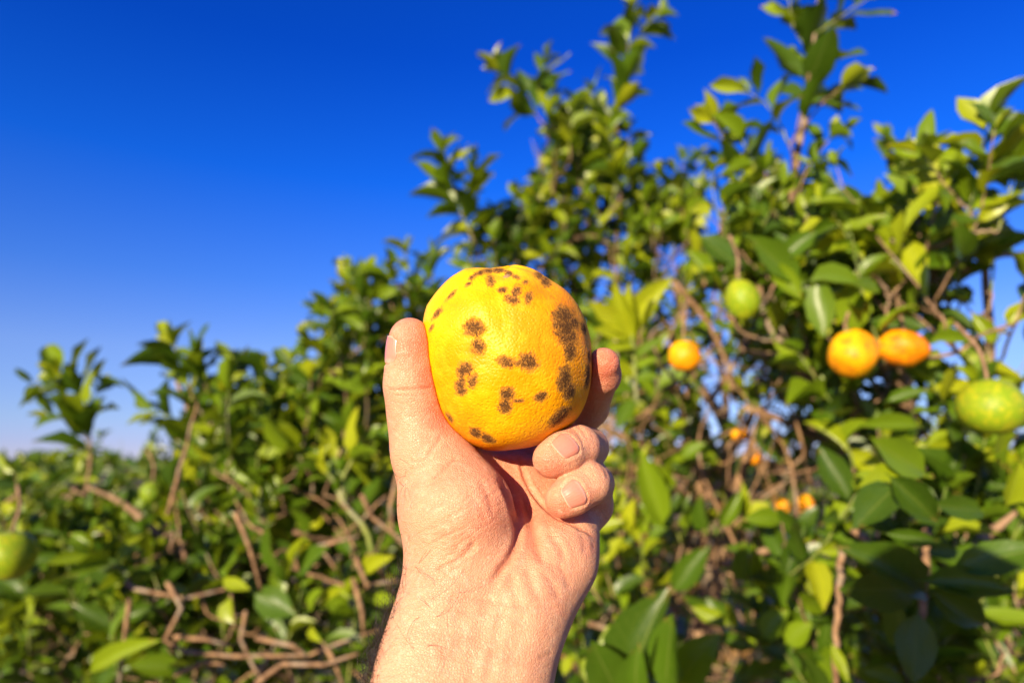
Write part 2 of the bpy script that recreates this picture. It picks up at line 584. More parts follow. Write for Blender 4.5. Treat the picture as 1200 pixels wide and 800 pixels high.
def sd_hand(P, cut=True):
    k = .014
    palm = None
    for m in META:
        q = chain(P, m, .006)
        palm = q if palm is None else smin(palm, q, k)
    arm = smin(chain(P, ARM_R, .01), chain(P, ARM_U, .01), .016)
    # two faint tendons on the inside of the wrist
    d = smin(palm, arm, .018)
    d = smin(d, chain(P, WEB, .010), .010)
    d = smin(d, chain(P, BED, .010), .008)
    d = smin(d, chain(P, PALM, .010), .014)
    d = smin(d, chain(P, HYPO, .012), .010)
    th = smin(chain(P, THENAR, .014), chain(P, THUMBM, .012), .010)
    th = smin(th, chain(P, THUMB, .007), .009)
    d = smin(d, th, .011)
    # the long fingers join the palm softly at their roots only
    for f, tips in ((INDEX, 2), (MIDDLE, 2)):
        d = smin(d, chain(P, f, .004), .006)
    for f in (RING, PINKY):
        root = chain(P, f[:3], .005)
        tip = chain(P, f[2:], .004)
        d = smin(d, root, .006)
        d = smin(d, tip, .0011)
    if cut:
        d = smax(d, -(sd_orange(P) + .0001), .0012)          # flesh gives way where it presses the fruit
    return d


def grad(P, f, h=2e-4):
    g = np.empty_like(P)
    for i in range(3):
        e = np.zeros(3); e[i] = h
        g[:, i] = f(P + e) - f(P - e)
    return unit(g)


def surface_nets(f, lo, hi, h):
    """iso-surface of a distance function; only blocks near the surface are evaluated finely"""
    c = 6
    n = np.ceil((hi - lo) / (h * c)).astype(int)
    cx = [lo[i] + (np.arange(n[i]) + .5) * h * c for i in range(3)]
    G = np.stack(np.meshgrid(*cx, indexing='ij'), -1).reshape(-1, 3)
    dc = f(G).reshape(n)
    near = np.abs(dc) < h * c * 1.35
    N = n * c
    big = np.repeat(np.repeat(np.repeat(np.where(dc > 0, 1.0, -1.0).astype(np.float32), c, 0), c, 1), c, 2)
    mask = np.repeat(np.repeat(np.repeat(near, c, 0), c, 1), c, 2)
    I = np.argwhere(mask)
    Pf = lo + (I + .5) * h
    vals = np.concatenate([f(x) for x in np.array_split(Pf, max(1, len(Pf) // 300000))])
    big[mask] = vals
    S = big < 0
    cells = np.zeros(tuple(N - 1), bool)
    s0 = S[:-1, :-1, :-1]
    corners = [S[i:N[0] - 1 + i, j:N[1] - 1 + j, k:N[2] - 1 + k] for i in (0, 1) for j in (0, 1) for k in (0, 1)]
    cnt = sum(x.astype(np.int8) for x in corners)
    cells = (cnt > 0) & (cnt < 8)
    C = np.argwhere(cells)
    vid = -np.ones(tuple(N - 1), np.int32)
    vid[cells] = np.arange(len(C))
    acc = np.zeros((len(C), 3)); num = np.zeros(len(C))
    cor = [(i, j, k) for i in (0, 1) for j in (0, 1) for k in (0, 1)]
    val = {q: big[C[:, 0] + q[0], C[:, 1] + q[1], C[:, 2] + q[2]] for q in cor}
    for q in cor:
        for ax in range(3):
            if q[ax] == 0:
                r = list(q); r[ax] = 1; r = tuple(r)
                a, b = val[q], val[r]
                m = (a < 0) != (b < 0)
                t = np.where(m, a / np.where(m, a - b, 1), 0)
                p = np.repeat(np.array(q, float)[None], len(C), 0); p[:, ax] += t
                acc[m] += p[m]; num[m] += 1
    V = lo + (C + .5 + acc / num[:, None]) * h
    F = []
    for ax in range(3):
        sl0 = [slice(None)] * 3; sl1 = [slice(None)] * 3
        sl0[ax] = slice(0, N[ax] - 1); sl1[ax] = slice(1, N[ax])
        A, B = S[tuple(sl0)], S[tuple(sl1)]
        E = np.argwhere(A != B)
        u, w = (ax + 1) % 3, (ax + 2) % 3
        ok = (E[:, u] > 0) & (E[:, w] > 0) & (E[:, u] < N[u] - 1) & (E[:, w] < N[w] - 1)
        E = E[ok]
        def cell(du, dw):
            q = E.copy(); q[:, u] -= du; q[:, w] -= dw
            return vid[q[:, 0], q[:, 1], q[:, 2]]
        quad = np.stack([cell(1, 1), cell(0, 1), cell(0, 0), cell(1, 0)], 1)
        flip = A[tuple(E.T)]
        quad[~flip] = quad[~flip][:, ::-1]
        F.append(quad)
    F = np.concatenate(F)
    F = F[(F >= 0).all(1)]
    return V, F


# creases and folds seen on the palm side: pixel polyline, depth mm, half width mm
CREASES = [([(583, 553), (593, 572), (602, 592), (607, 611), (607, 630), (600, 650), (588, 667), (572, 690)], 1.5, 1.7),
           ([(609, 531), (612, 548), (617, 563), (626, 579), (637, 592), (652, 604), (668, 611), (686, 620), (703, 631)], 1.3, 1.1),
           ([(588, 566), (595, 583), (601, 601), (607, 617)], .9, 1.1),
           ([(612, 575), (619, 597), (624, 620), (629, 644), (640, 664)], .9, 2.2),
           ([(640, 640), (645, 660), (655, 682)], .35, 2.2),
           ([(676, 616), (683, 630), (686, 650)], .28, 1.5), ([(688, 620), (694, 632), (696, 645)], .18, 1.3),
           ([(509, 669), (521, 663), (537, 655), (551, 643), (558, 634)], .65, 1.3),
           ([(519, 673), (535, 664), (552, 654)], .35, 1.2), ([(512, 658), (527, 650), (541, 640)], .35, 1.2),
           ([(452, 456), (466, 457), (482, 456), (497, 455), (508, 454)], .55, .8), ([(454, 461), (470, 463), (486, 462)], .25, .7),
           ([(506, 562), (516, 553), (527, 543), (537, 534)], .55, 1.0), ([(492, 548), (501, 535), (511, 521), (518, 509)], .35, 1.0),
           ([(478, 558), (484, 549), (492, 543)], .35, .8), ([(481, 530), (489, 533), (497, 530)], .3, .8), ([(480, 538), (488, 541), (495, 539)], .3, .8),
           ([(498, 570), (509, 565), (522, 556)], .3, .9), ([(668, 500), (676, 506), (682, 515), (685, 524)], .3, .7), ([(674, 497), (683, 505), (688, 514)], .25, .7),
           ([(703, 543), (710, 552), (713, 562)], .35, .8), ([(696, 541), (703, 551), (706, 560)], .22, .7), ([(682, 552), (692, 560)], .2, .6),
           ([(634, 668), (646, 682), (656, 702)], .35, 1.6), ([(652, 658), (662, 672), (668, 690)], .3, 1.4), ([(616, 662), (622, 684), (634, 706)], .4, 2.0), ([(596, 668), (600, 690), (610, 716)], .35, 2.2),
           ([(640, 622), (656, 640), (664, 660)], .3, 1.5), ([(560, 560), (572, 580), (578, 604)], .3, 1.6), ([(545, 575), (560, 590), (570, 612)], .22, 1.2), ([(498, 622), (520, 612), (542, 596)], .22, 1.0),
           ([(496, 640), (516, 632), (540, 618)], .2, 1.0), ([(500, 600), (518, 590), (536, 574)], .22, 1.0), ([(540, 668), (556, 676), (574, 680)], .25, 1.3), ([(648, 764), (640, 768), (630, 770)], .3, 1.0),
           ([(490, 697), (520, 700), (560, 703), (600, 708), (635, 712), (664, 713)], .22, 1.4), ([(500, 712), (540, 716), (585, 722), (630, 727)], .16, 1.2)]
NAILS = []       # filled below: grids of points


def polyline_dist(P2, pts):
    d = np.full(len(P2), 1e9)
    pts = spline(np.array([(a, b, 0) for a, b in pts], float), 5)[:, :2]
    tt = np.zeros(len(P2)); n = len(pts) - 1
    for i in range(n):
        a, b = pts[i], pts[i + 1]
        ab = b - a
        t = np.clip(((P2 - a) @ ab) / (ab @ ab), 0, 1)
        q = np.linalg.norm(P2 - a - t[:, None] * ab, axis=1)
        m = q < d
        d[m] = q[m]; tt[m] = (i + t[m]) / n
    return d, tt


def nail_grid(axis_pt, n, t, length, half_angle, nu=15, nv=17):
    """a nail plate: rays from outside towards the finger axis find the skin, the plate lies on it"""
    t = unit(t); n = unit(n - t * (n @ t)); s = np.cross(t, n)
    U = np.linspace(-1, 1, nu); Vv = np.linspace(0, 1, nv)
    pts, uv = [], []
    for v in Vv:
        # rounded base, gently curved free edge
        for u in U:
            wv = math.sqrt(max(0, 1 - (max(0, .30 - v) / .34) ** 2))
            a = math.radians(half_angle) * u * wv * (1 - .06 * v)
            dirn = n * math.cos(a) + s * math.sin(a)
            vv = v - (.08 * u * u + .13 * u ** 6) * v
            p0 = axis_pt + t * (vv - .45) * length
            pts.append((p0, dirn)); uv.append((u, v))
    P0 = np.array([p for p, _ in pts]); Dn = np.array([d for _, d in pts])
    P = P0 + Dn * .022
    for _ in range(26):
        P = P - Dn * (sd_hand(P) * .9)[:, None]
    return P, Dn, np.array(uv), nu, nv


def make_skin():
    m, N, L, P, O = new_mat('skin'); b = NB(N, L)
    ob = b.obj()
    red = b.attr('red')
    col = b.mix(red, (.62, .335, .20), (.58, .14, .075))
    bl = b.noise(75, 3, .6, ob)
    col = b.mix(b.math('MULTIPLY', b.rng(bl, .42, .68), .55), col, (.60, .24, .14))
    col = b.mix(b.math('MULTIPLY', b.rng(b.noise(240, 3, .6, ob), .5, .75), .22), col, (.82, .58, .42))
    col = b.mix(b.math('MULTIPLY', b.attr('crease'), .62), col, (.42, .12, .065))
    L.new(col, P.inputs['Base Color'])
    P.inputs['Subsurface Weight'].default_value = .32
    P.inputs['Subsurface Radius'].default_value = (1.0, .32, .18)
    P.inputs['Subsurface Scale'].default_value = .0048
    L.new(b.rng(b.noise(300, 3, .6, ob), .3, .7, .40, .56), P.inputs['Roughness'])
    P.inputs['Specular IOR Level'].default_value = .42
    # fine criss-cross skin relief, pores, and friction lines
    v1 = b.voro(950, 'DISTANCE_TO_EDGE', ob)
    cell = b.rng(v1, 0, .20)
    n1 = b.noise(420, 4, .65, ob)
    n2 = b.noise(150, 3, .6, ob, .6)
    mp = N.new('ShaderNodeMapping'); L.new(ob, mp.inputs[0])
    mp.inputs['Rotation'].default_value = (0, .62, 0); mp.inputs['Scale'].default_value = (150, 260, 520)
    n3 = b.noise(1.0, 3, .6, mp.outputs[0], .5)
    n2 = b.math('ADD', n2, b.math('MULTIPLY', b.rng(n3, .3, .7), .32))
    h = b.math('ADD', b.math('MULTIPLY', cell, .42), b.math('ADD', b.math('MULTIPLY', n1, .55), b.math('MULTIPLY', n2, .9)))
    L.new(b.bump(h, .00050, 1.0), P.inputs['Normal'])
    return m


def make_nail():
    m, N, L, P, O = new_mat('fingernail'); b = NB(N, L)
    u, v = b.attr('nu'), b.attr('nv')
    col = b.mix(b.rng(v, .04, .26), (.66, .34, .25), (.56, .20, .14))
    col = b.mix(b.math('MULTIPLY', b.rng(v, .93, .98), .5), col, (.74, .48, .34))
    st = b.noise(9, 2, .5, None)
    L.new(col, P.inputs['Base Color'])
    P.inputs['Roughness'].default_value = .22
    P.inputs['Subsurface Weight'].default_value = .3
    P.inputs['Subsurface Radius'].default_value = (1.0, .4, .3)
    P.inputs['Subsurface Scale'].default_value = .002
    w = b.math('SINE', b.math('MULTIPLY', u, 34.0))
    L.new(b.bump(w, .00003, .6), P.inputs['Normal'])
    return m


def wch(P, *q, k=.03):
    return chain(P, [(np.array(a[:3], float), a[3]) for a in q], k)


def sd_cloth(P):
    d = wch(P, (-.15, -.16, 1.36, .085), (.15, -.16, 1.36, .085), k=.05)
    d = smin(d, wch(P, (0, -.16, 1.36, .125), (0, -.15, 1.12, .125), (0, -.15, .96, .125), k=.05), .06)
    d = smin(d, wch(P, (-.07, -.16, 1.3, .12), (-.07, -.15, .98, .115), k=.05), .05)
    d = smin(d, wch(P, (.07, -.16, 1.3, .12), (.07, -.15, .98, .115), k=.05), .05)
    d = smin(d, wch(P, (-.195, -.15, 1.39, .066), (-.20, -.02, 1.33, .060)), .04)
    return smin(d, wch(P, (.195, -.15, 1.39, .066), (.25, -.12, 1.20, .060)), .04)


def sd_legs(P):
    d = wch(P, (-.08, -.15, .98, .12), (.08, -.15, .98, .12), k=.05)
    for s in (-1, 1):
        d = smin(d, wch(P, (s * .09, -.15, .92, .10), (s * .10, -.13, .50, .072), (s * .10, -.16, .10, .06)), .03)
    return d


def sd_body(P):
    head = wch(P, (0, -.155, 1.665, .082), (0, -.13, 1.60, .070), (0, -.10, 1.555, .046), k=.04)
    head = smin(head, wch(P, (0, -.165, 1.69, .085), (0, -.165, 1.64, .080)), .03)
    head = smin(head, wch(P, (0, -.062, 1.63, .010), (0, -.048, 1.605, .014)), .014)
    for s in (-1, 1):
        head = smin(head, wch(P, (s * .080, -.16, 1.66, .014), (s * .080, -.155, 1.62, .010)), .008)
    d = smin(head, wch(P, (0, -.16, 1.56, .056), (0, -.165, 1.42, .062)), .03)
    d = smin(d, sd_cloth(P) + .008, .03)
    d = smin(d, sd_legs(P) + .008, .03)
    # left arm out to the forearm seen in front of the camera, right arm raised beside the face
    e = cam2world(pc(452, 1090, .241)[None])[0]
    d = smin(d, wch(P, (-.20, -.13, 1.38, .055), (-.15, .14, 1.285, .040), (*e, .026)), .03)
    q = P - CAMP
    Pc = np.stack([q @ RGT, q @ UPV, q @ FWD], 1)
    fore = smin(chain(Pc, ARM_R[2:], .01), chain(Pc, ARM_U[2:], .01), .016)
    d = smin(d, smax(fore + .0006, Pc[:, 1] + .175, .004), .02)
    d = smin(d, wch(P, (.20, -.13, 1.38, .055), (.26, -.10, 1.13, .044), (.16, -.06, 1.36, .032), (.13, -.055, 1.45, .034), (.11, -.05, 1.52, .028)), .03)
    for s in (-1, 1):
        d = smin(d, wch(P, (s * .10, -.16, .09, .05), (s * .105, -.12, .035, .034), (s * .11, -.02, .028, .028)), .03)
    return d


def build_hand():
    lo = np.array([-.100, -.262, .222]); hi = np.array([.064, .020, .425])
    f = lambda P: smax(sd_hand(P), -(P[:, 1] + .250), .004)
    V, F = surface_nets(f, lo, hi, .00078)
    # settle the vertices on the surface
    for _ in range(2):
        g = grad(V, f)
        V = V - g * np.clip(f(V), -.0004, .0004)[:, None]
    g = grad(V, f)
    px = pix(V)
    mm = V[:, 2] / FPX * 1000                                   # mm per pixel at each vertex
    facing = np.einsum('ij,ij->i', g, -unit(V))
    fr = smooth(.02, .3, facing)
    disp = np.zeros(len(V)); crease = np.zeros(len(V))
    sdt = sd_hand(V, False)
    curl = np.minimum(chain(V, RING[2:], .004), chain(V, PINKY[2:], .004)) < .0012
    for k, (pts, dep, w) in enumerate(CREASES):
        d, t = polyline_dist(px, pts)
        d = d * mm
        fade = smooth(0, .14, t) * smooth(1, .86, t)
        gq = np.exp(-(d / w) ** 2) * fade * fr * 1.35
        onf = pts[0][0] > 660 and pts[0][1] < 570
        gq = gq * (curl if onf else ~curl)
        disp -= gq * dep * .001
        # skin rolls up on both sides of a fold
        disp += np.exp(-((d - 2.0 * w) / (1.1 * w)) ** 2) * fade * fr * dep * .00022 * (curl if onf else ~curl)
        crease = np.maximum(crease, np.exp(-(d / (w * .55)) ** 2) * fade * fr * min(1, dep) * (curl if onf else ~curl))
    # long soft tendon and muscle undulation on palm and wrist
    body = (px[:, 1] > 560) & ~curl
    lane = px[:, 0] - (px[:, 1] - 700) * -.22
    und = 0 * disp
    for x0, wd, am in ((560, 7, .30), (583, 6, .45), (604, 7, .35), (632, 10, .30)):        # tendons of the wrist
        und += am * .001 * np.exp(-((lane - x0) / wd) ** 2) * smooth(655, 730, px[:, 1])
    for x0, y0, x1, y1, wd, am in ((626, 600, 652, 660, 9, .55), (646, 606, 668, 652, 7, .35), (612, 640, 628, 690, 8, -.45), (658, 640, 660, 690, 6, -.35), (676, 640, 668, 690, 6, -.25)):
        dd, tt = polyline_dist(px, [(x0, y0), ((x0 + x1) / 2 + 1, (y0 + y1) / 2), (x1, y1)])
        und += am * .001 * np.exp(-(dd / wd) ** 2) * smooth(0, .25, tt) * smooth(1, .75, tt)
    disp += und * fr * body
    # skin micro folds across the thumb ball
    q = (px[:, 0] * .55 + px[:, 1] * .83)
    wob = 1.6 * np.sin(px[:, 0] * .09) + 1.2 * np.sin(px[:, 1] * .13 + px[:, 0] * .05)
    disp += .00013 * np.sin((q + wob) * .92 + 1.5 * np.sin(px[:, 0] * .031 - px[:, 1] * .022)) * (.6 + .4 * np.sin(px[:, 0] * .05 + px[:, 1] * .041)) * smooth(540, 580, px[:, 1]) * smooth(690, 640, px[:, 1]) * smooth(620, 590, px[:, 0]) * fr
    # nails: a moat round each plate
    NV = []
    nails = [(THUMB[1][0] + (THUMB[2][0] - THUMB[1][0]) * .25, np.array([-.94, .05, -.34]), THUMB[1][0] - THUMB[3][0], .0135, 44),
             (RING[5][0] + (RING[4][0] - RING[5][0]) * .62, np.array([-.15, .36, -.92]), RING[5][0] - RING[4][0] + np.array([0, -.0004, -.0022]), .0108, 37),
             (PINKY[5][0] + (PINKY[4][0] - PINKY[5][0]) * .42, np.array([-.10, .16, -.98]), PINKY[5][0] - PINKY[4][0] + np.array([0, .0004, -.001]), .0098, 39)]
    for ax, n, t, ln, ha in nails:
        P, Dn, uv, nu, nv = nail_grid(ax, n, t, ln, ha)
        edge = (np.abs(uv[:, 0]) > .99) | (uv[:, 1] < .01)
        E = P[edge]
        c = P.mean(0)
        idx = np.where(np.linalg.norm(V - c, axis=1) < .012)[0]
        dist = np.min(np.linalg.norm(V[idx][:, None] - E[None], axis=2), axis=1)
        din = np.min(np.linalg.norm(V[idx][:, None] - P[None], axis=2), axis=1)
        inside = din < .0007
        disp[idx] -= .00026 * np.exp(-(dist / .0007) ** 2)
        disp[idx] += .00016 * np.exp(-((dist - .0017) / .0008) ** 2) * (~inside)
        disp[idx[inside]] -= .0003
        off = .00012 + .00022 * (1 - np.abs(uv[:, 0]) ** 3) * smooth(0, .2, uv[:, 1]) + .0001 * smooth(.85, 1, uv[:, 1])
        off = np.where(edge, -.0004, off)
        NV.append((P + Dn * off[:, None], uv, nu, nv))
    V2 = V + g * disp[:, None]
    # redness: pads, knuckles, fold between thumb and palm; shade painted on thumb beside fruit
    red = .22 + 0 * disp
    def blob(x, y, rad, s):
        nonlocal red
        red = np.maximum(red, s * np.exp(-(((px[:, 0] - x) ** 2 + (px[:, 1] - y) ** 2) / rad ** 2)))
    blob(490, 400, 40, .80); blob(505, 440, 22, .85); blob(515, 490, 26, .75); blob(612, 600, 26, .8); blob(620, 640, 24, .55); blob(706, 430, 40, .95); blob(642, 548, 26, .8); blob(655, 598, 26, .8)
    blob(575, 600, 42, .55); blob(600, 560, 40, .65); blob(540, 550, 30, .45); blob(690, 585, 20, .5); blob(640, 700, 40, .35); blob(695, 640, 20, .5)
    red = red * (1 - .6 * smooth(660, 730, px[:, 1]))
    base = cam2world(pc(430, 985, .26)[None])[0]
    W = cam2world(V2) - base
    # the rest of the photographer, standing behind the camera (its shade falls on the near leaves)
    B1, Fb = surface_nets(sd_body, np.array([-.40, -.42, .0]), np.array([.42, .36, 1.86]), .010)
    Fb = Fb[:, ::-1]
    n0 = len(W)
    W = np.vstack([W, B1 - base]); F = np.concatenate([F, Fb + n0])
    red = np.concatenate([red, np.full(len(B1), .3)]); crease = np.concatenate([crease, np.zeros(len(B1))])
    me = mesh_np('person', W, F, make_skin(), {'red': red, 'crease': crease})
    o = link('person', me, None, base)
    tag(o, 'person reaching out a bare hairy left forearm, hand gripping the spotted orange', 'person')
    for nme, fn, hh, colr, lo2, hi2 in (('shirt', sd_cloth, .012, (.10, .14, .22), (-.36, -.36, .80), (.36, .10, 1.52)), ('trousers', sd_legs, .012, (.05, .055, .07), (-.28, -.32, .07), (.28, .02, 1.14))):
        Vc, Fc = surface_nets(fn, np.array(lo2), np.array(hi2), hh)
        mc, Nc, Lc, Pc_, Oc = new_mat(nme + '_cloth'); bc = NB(Nc, Lc)
        Lc.new(bc.mix(bc.rng(bc.noise(60, 4, .6, bc.obj()), .3, .7), colr, tuple(c * .7 for c in colr)), Pc_.inputs['Base Color']); Pc_.inputs['Roughness'].default_value = .9
        link(nme, mesh_np(nme, Vc - base, Fc[:, ::-1], mc), o)
    hair = lambda P: smax(wch(P, (0, -.165, 1.69, .094), (0, -.172, 1.64, .090)), np.maximum(P[:, 1] + .115 - (P[:, 2] - 1.66) * .6, 1.60 - P[:, 2]), .02)
    Vc, Fc = surface_nets(hair, np.array([-.14, -.30, 1.54]), np.array([.14, -.02, 1.83]), .006)
    mh, Nh, Lh, Ph, Oh = new_mat('head_hair'); Ph.inputs['Base Color'].default_value = (.03, .018, .012, 1)
    link('hair', mesh_np('hair', Vc - base, Fc[:, ::-1], mh), o)
    nm = make_nail()
    for P, uv, nu, nv in NV:
        idx = np.arange(nu * nv).reshape(nv, nu)
        Fq = np.stack([idx[:-1, :-1], idx[:-1, 1:], idx[1:, 1:], idx[1:, :-1]], -1).reshape(-1, 4)
        link('fingernail', mesh_np('fingernail', cam2world(P) - base, Fq, nm, {'nu': uv[:, 0], 'nv': uv[:, 1]}), o)
    # hairs on the thumb side of the forearm
    m, N, L, Pb, O = new_mat('body_hair')
    Pb.inputs['Base Color'].default_value = (.012, .007, .005, 1); Pb.inputs['Roughness'].default_value = .5
    r2 = np.random.default_rng(5)
    acc = Acc()
    dens = smooth(640, 770, px[:, 1]) * smooth(-.45, -.9, g[:, 0]) * (px[:, 1] < 860) * (V[:, 2] > .2) * smooth(.62, .05, facing)
    pick = r2.choice(len(V), 820, replace=False, p=dens / dens.sum())
    few = np.where((px[:, 0] > 484) & (px[:, 0] < 540) & (px[:, 1] > 655) & (px[:, 1] < 800) & (facing > .4))[0]
    pick = np.concatenate([pick, r2.choice(few, 12)])
    few2 = np.where((px[:, 0] < 484) & (px[:, 1] > 520) & (px[:, 1] < 640) & (facing > .1) & (facing < .7) & (px[:, 0] > 460))[0]
    pick = np.concatenate([pick, r2.choice(few2, 14)])
    for i in pick:
        n = g[i]
        ln = r2.uniform(.007, .019) * (.5 if px[i, 1] < 640 else 1)
        fl = unit(np.array([r2.normal(.05, .5), r2.normal(.15, .5), r2.normal(0, .4)]))
        fl = unit(fl - n * (fl @ n))
        side = np.cross(n, fl)
        pts = []
        cv = r2.normal(0, .5); lift = r2.uniform(.3, 1.0)
        for t in np.linspace(0, 1, 6):
            pts.append(V2[i] + n * (ln * lift * t * (1 - .55 * t) + .00005) + fl * ln * t * .85 + side * ln * cv * t * t)
        rr = r2.uniform(.000045, .000085) * np.array([1, 1, .9, .8, .6, .3])
        acc.add(*tube(cam2world(np.array(pts)), rr, 4))
    tag(link('arm_hair', acc.mesh('arm_hair', m, base), o), None, None, None, 'stuff')
    return o


person = build_hand()

# ================================================================= LEAVES
TINTS = [.06, .2, .34, .5, .68, .88, 1.5]


def leaf_template(fold, curl, wave, twist, wid, bite=None):
    """blade along +Y (unit length), width along X, upper side +Z"""
    st = np.array([-.13, -.02, .16, .40, .66, .87, 1.0])
    wd = np.array([.016, .03, .36, .5, .42, .20, .004]) * wid
    us = np.array([-1, -.52, 0, .52, 1])
    V, lu, lv = [], [], []
    for i, (s, w) in enumerate(zip(st, wd)):
        z0 = -curl * max(s, 0) ** 2
        y0 = s - .25 * curl * curl * max(s, 0) ** 3
        a = twist * s
        for u in us:
            x = u * w
            if bite and i == bite[0] and u * bite[1] > 0: x *= .35 if abs(u) > .9 else .6
            z = abs(u) ** 1.2 * w * fold + wave * math.sin(s * 9 + (u > 0) * 1.7) * abs(u) * w
            V.append((x * math.cos(a) - z * math.sin(a), y0, z0 + x * math.sin(a) + z * math.cos(a)))
            lu.append(u if s > -.05 else 0); lv.append(s)
    F = []
    for i in range(len(st) - 1):
        for k in range(4):
            a = i * 5 + k
            F.append((a, a + 1, a + 6, a + 5))
    return np.array(V), np.array(F), np.array(lu), np.array(lv)


LT = [leaf_template(*p) for p in ((.35, .12, .08, .1, .95), (.55, .30, .10, -.2, 1.0), (.20, .05, .12, .15, 1.0), (.75, .22, .05, .0, .95),
                                  (.40, .42, .12, .35, .9), (.15, -.12, .10, -.3, 1.05), (.60, .10, .15, .25, .85),
                                  (.30, .55, .20, -.5, .75), (.45, .18, .22, .2, .95, (4, 1)), (.95, .35, .10, .4, .9), (.25, .25, .25, -.15, 1.0, (3, -1)), (.35, -.25, .18, .5, .8))]
LEAF_MESH = {}


def leaf_mesh(k, ti):
    if (k, ti) not in LEAF_MESH:
        V, F, lu, lv = LT[k]
        LEAF_MESH[(k, ti)] = mesh_np('leaf', V, F, LEAF, {'lu': lu, 'lv': lv, 'tint': np.full(len(V), TINTS[ti])})
    return LEAF_MESH[(k, ti)]


LIGHTWARD = np.array([SUN_TO[0] * math.cos(SUN_EL), SUN_TO[1] * math.cos(SUN_EL), math.sin(SUN_EL)])


# where the photograph keeps open sky, or a fruit in view: centre, half sizes, up to which distance
GAPS = [(1160, 345, 30, 34, 9), (1185, 400, 24, 24, 9), (838, 258, 16, 40, 9), (146, 500, 22, 60, 9), (838, 478, 22, 26, 9), (715, 500, 24, 26, 9), (1000, 215, 30, 30, 9), (620, 175, 22, 40, 9),
        (790, 300, 20, 18, 9), (905, 480, 26, 14, 9), (470, 430, 14, 26, 9),
        (802, 417, 24, 24, 1.12), (1000, 413, 36, 34, .98), (1062, 409, 34, 30, 1.01), (870, 351, 24, 28, .98), (1160, 476, 40, 36, .8), (12, 650, 30, 30, 1.05), (917, 592, 16, 17, 1.75),
        (944, 590, 16, 18, 1.75), (868, 510, 18, 13, 1.95), (884, 535, 17, 14, 1.95), (178, 577, 14, 14, 1.5)]


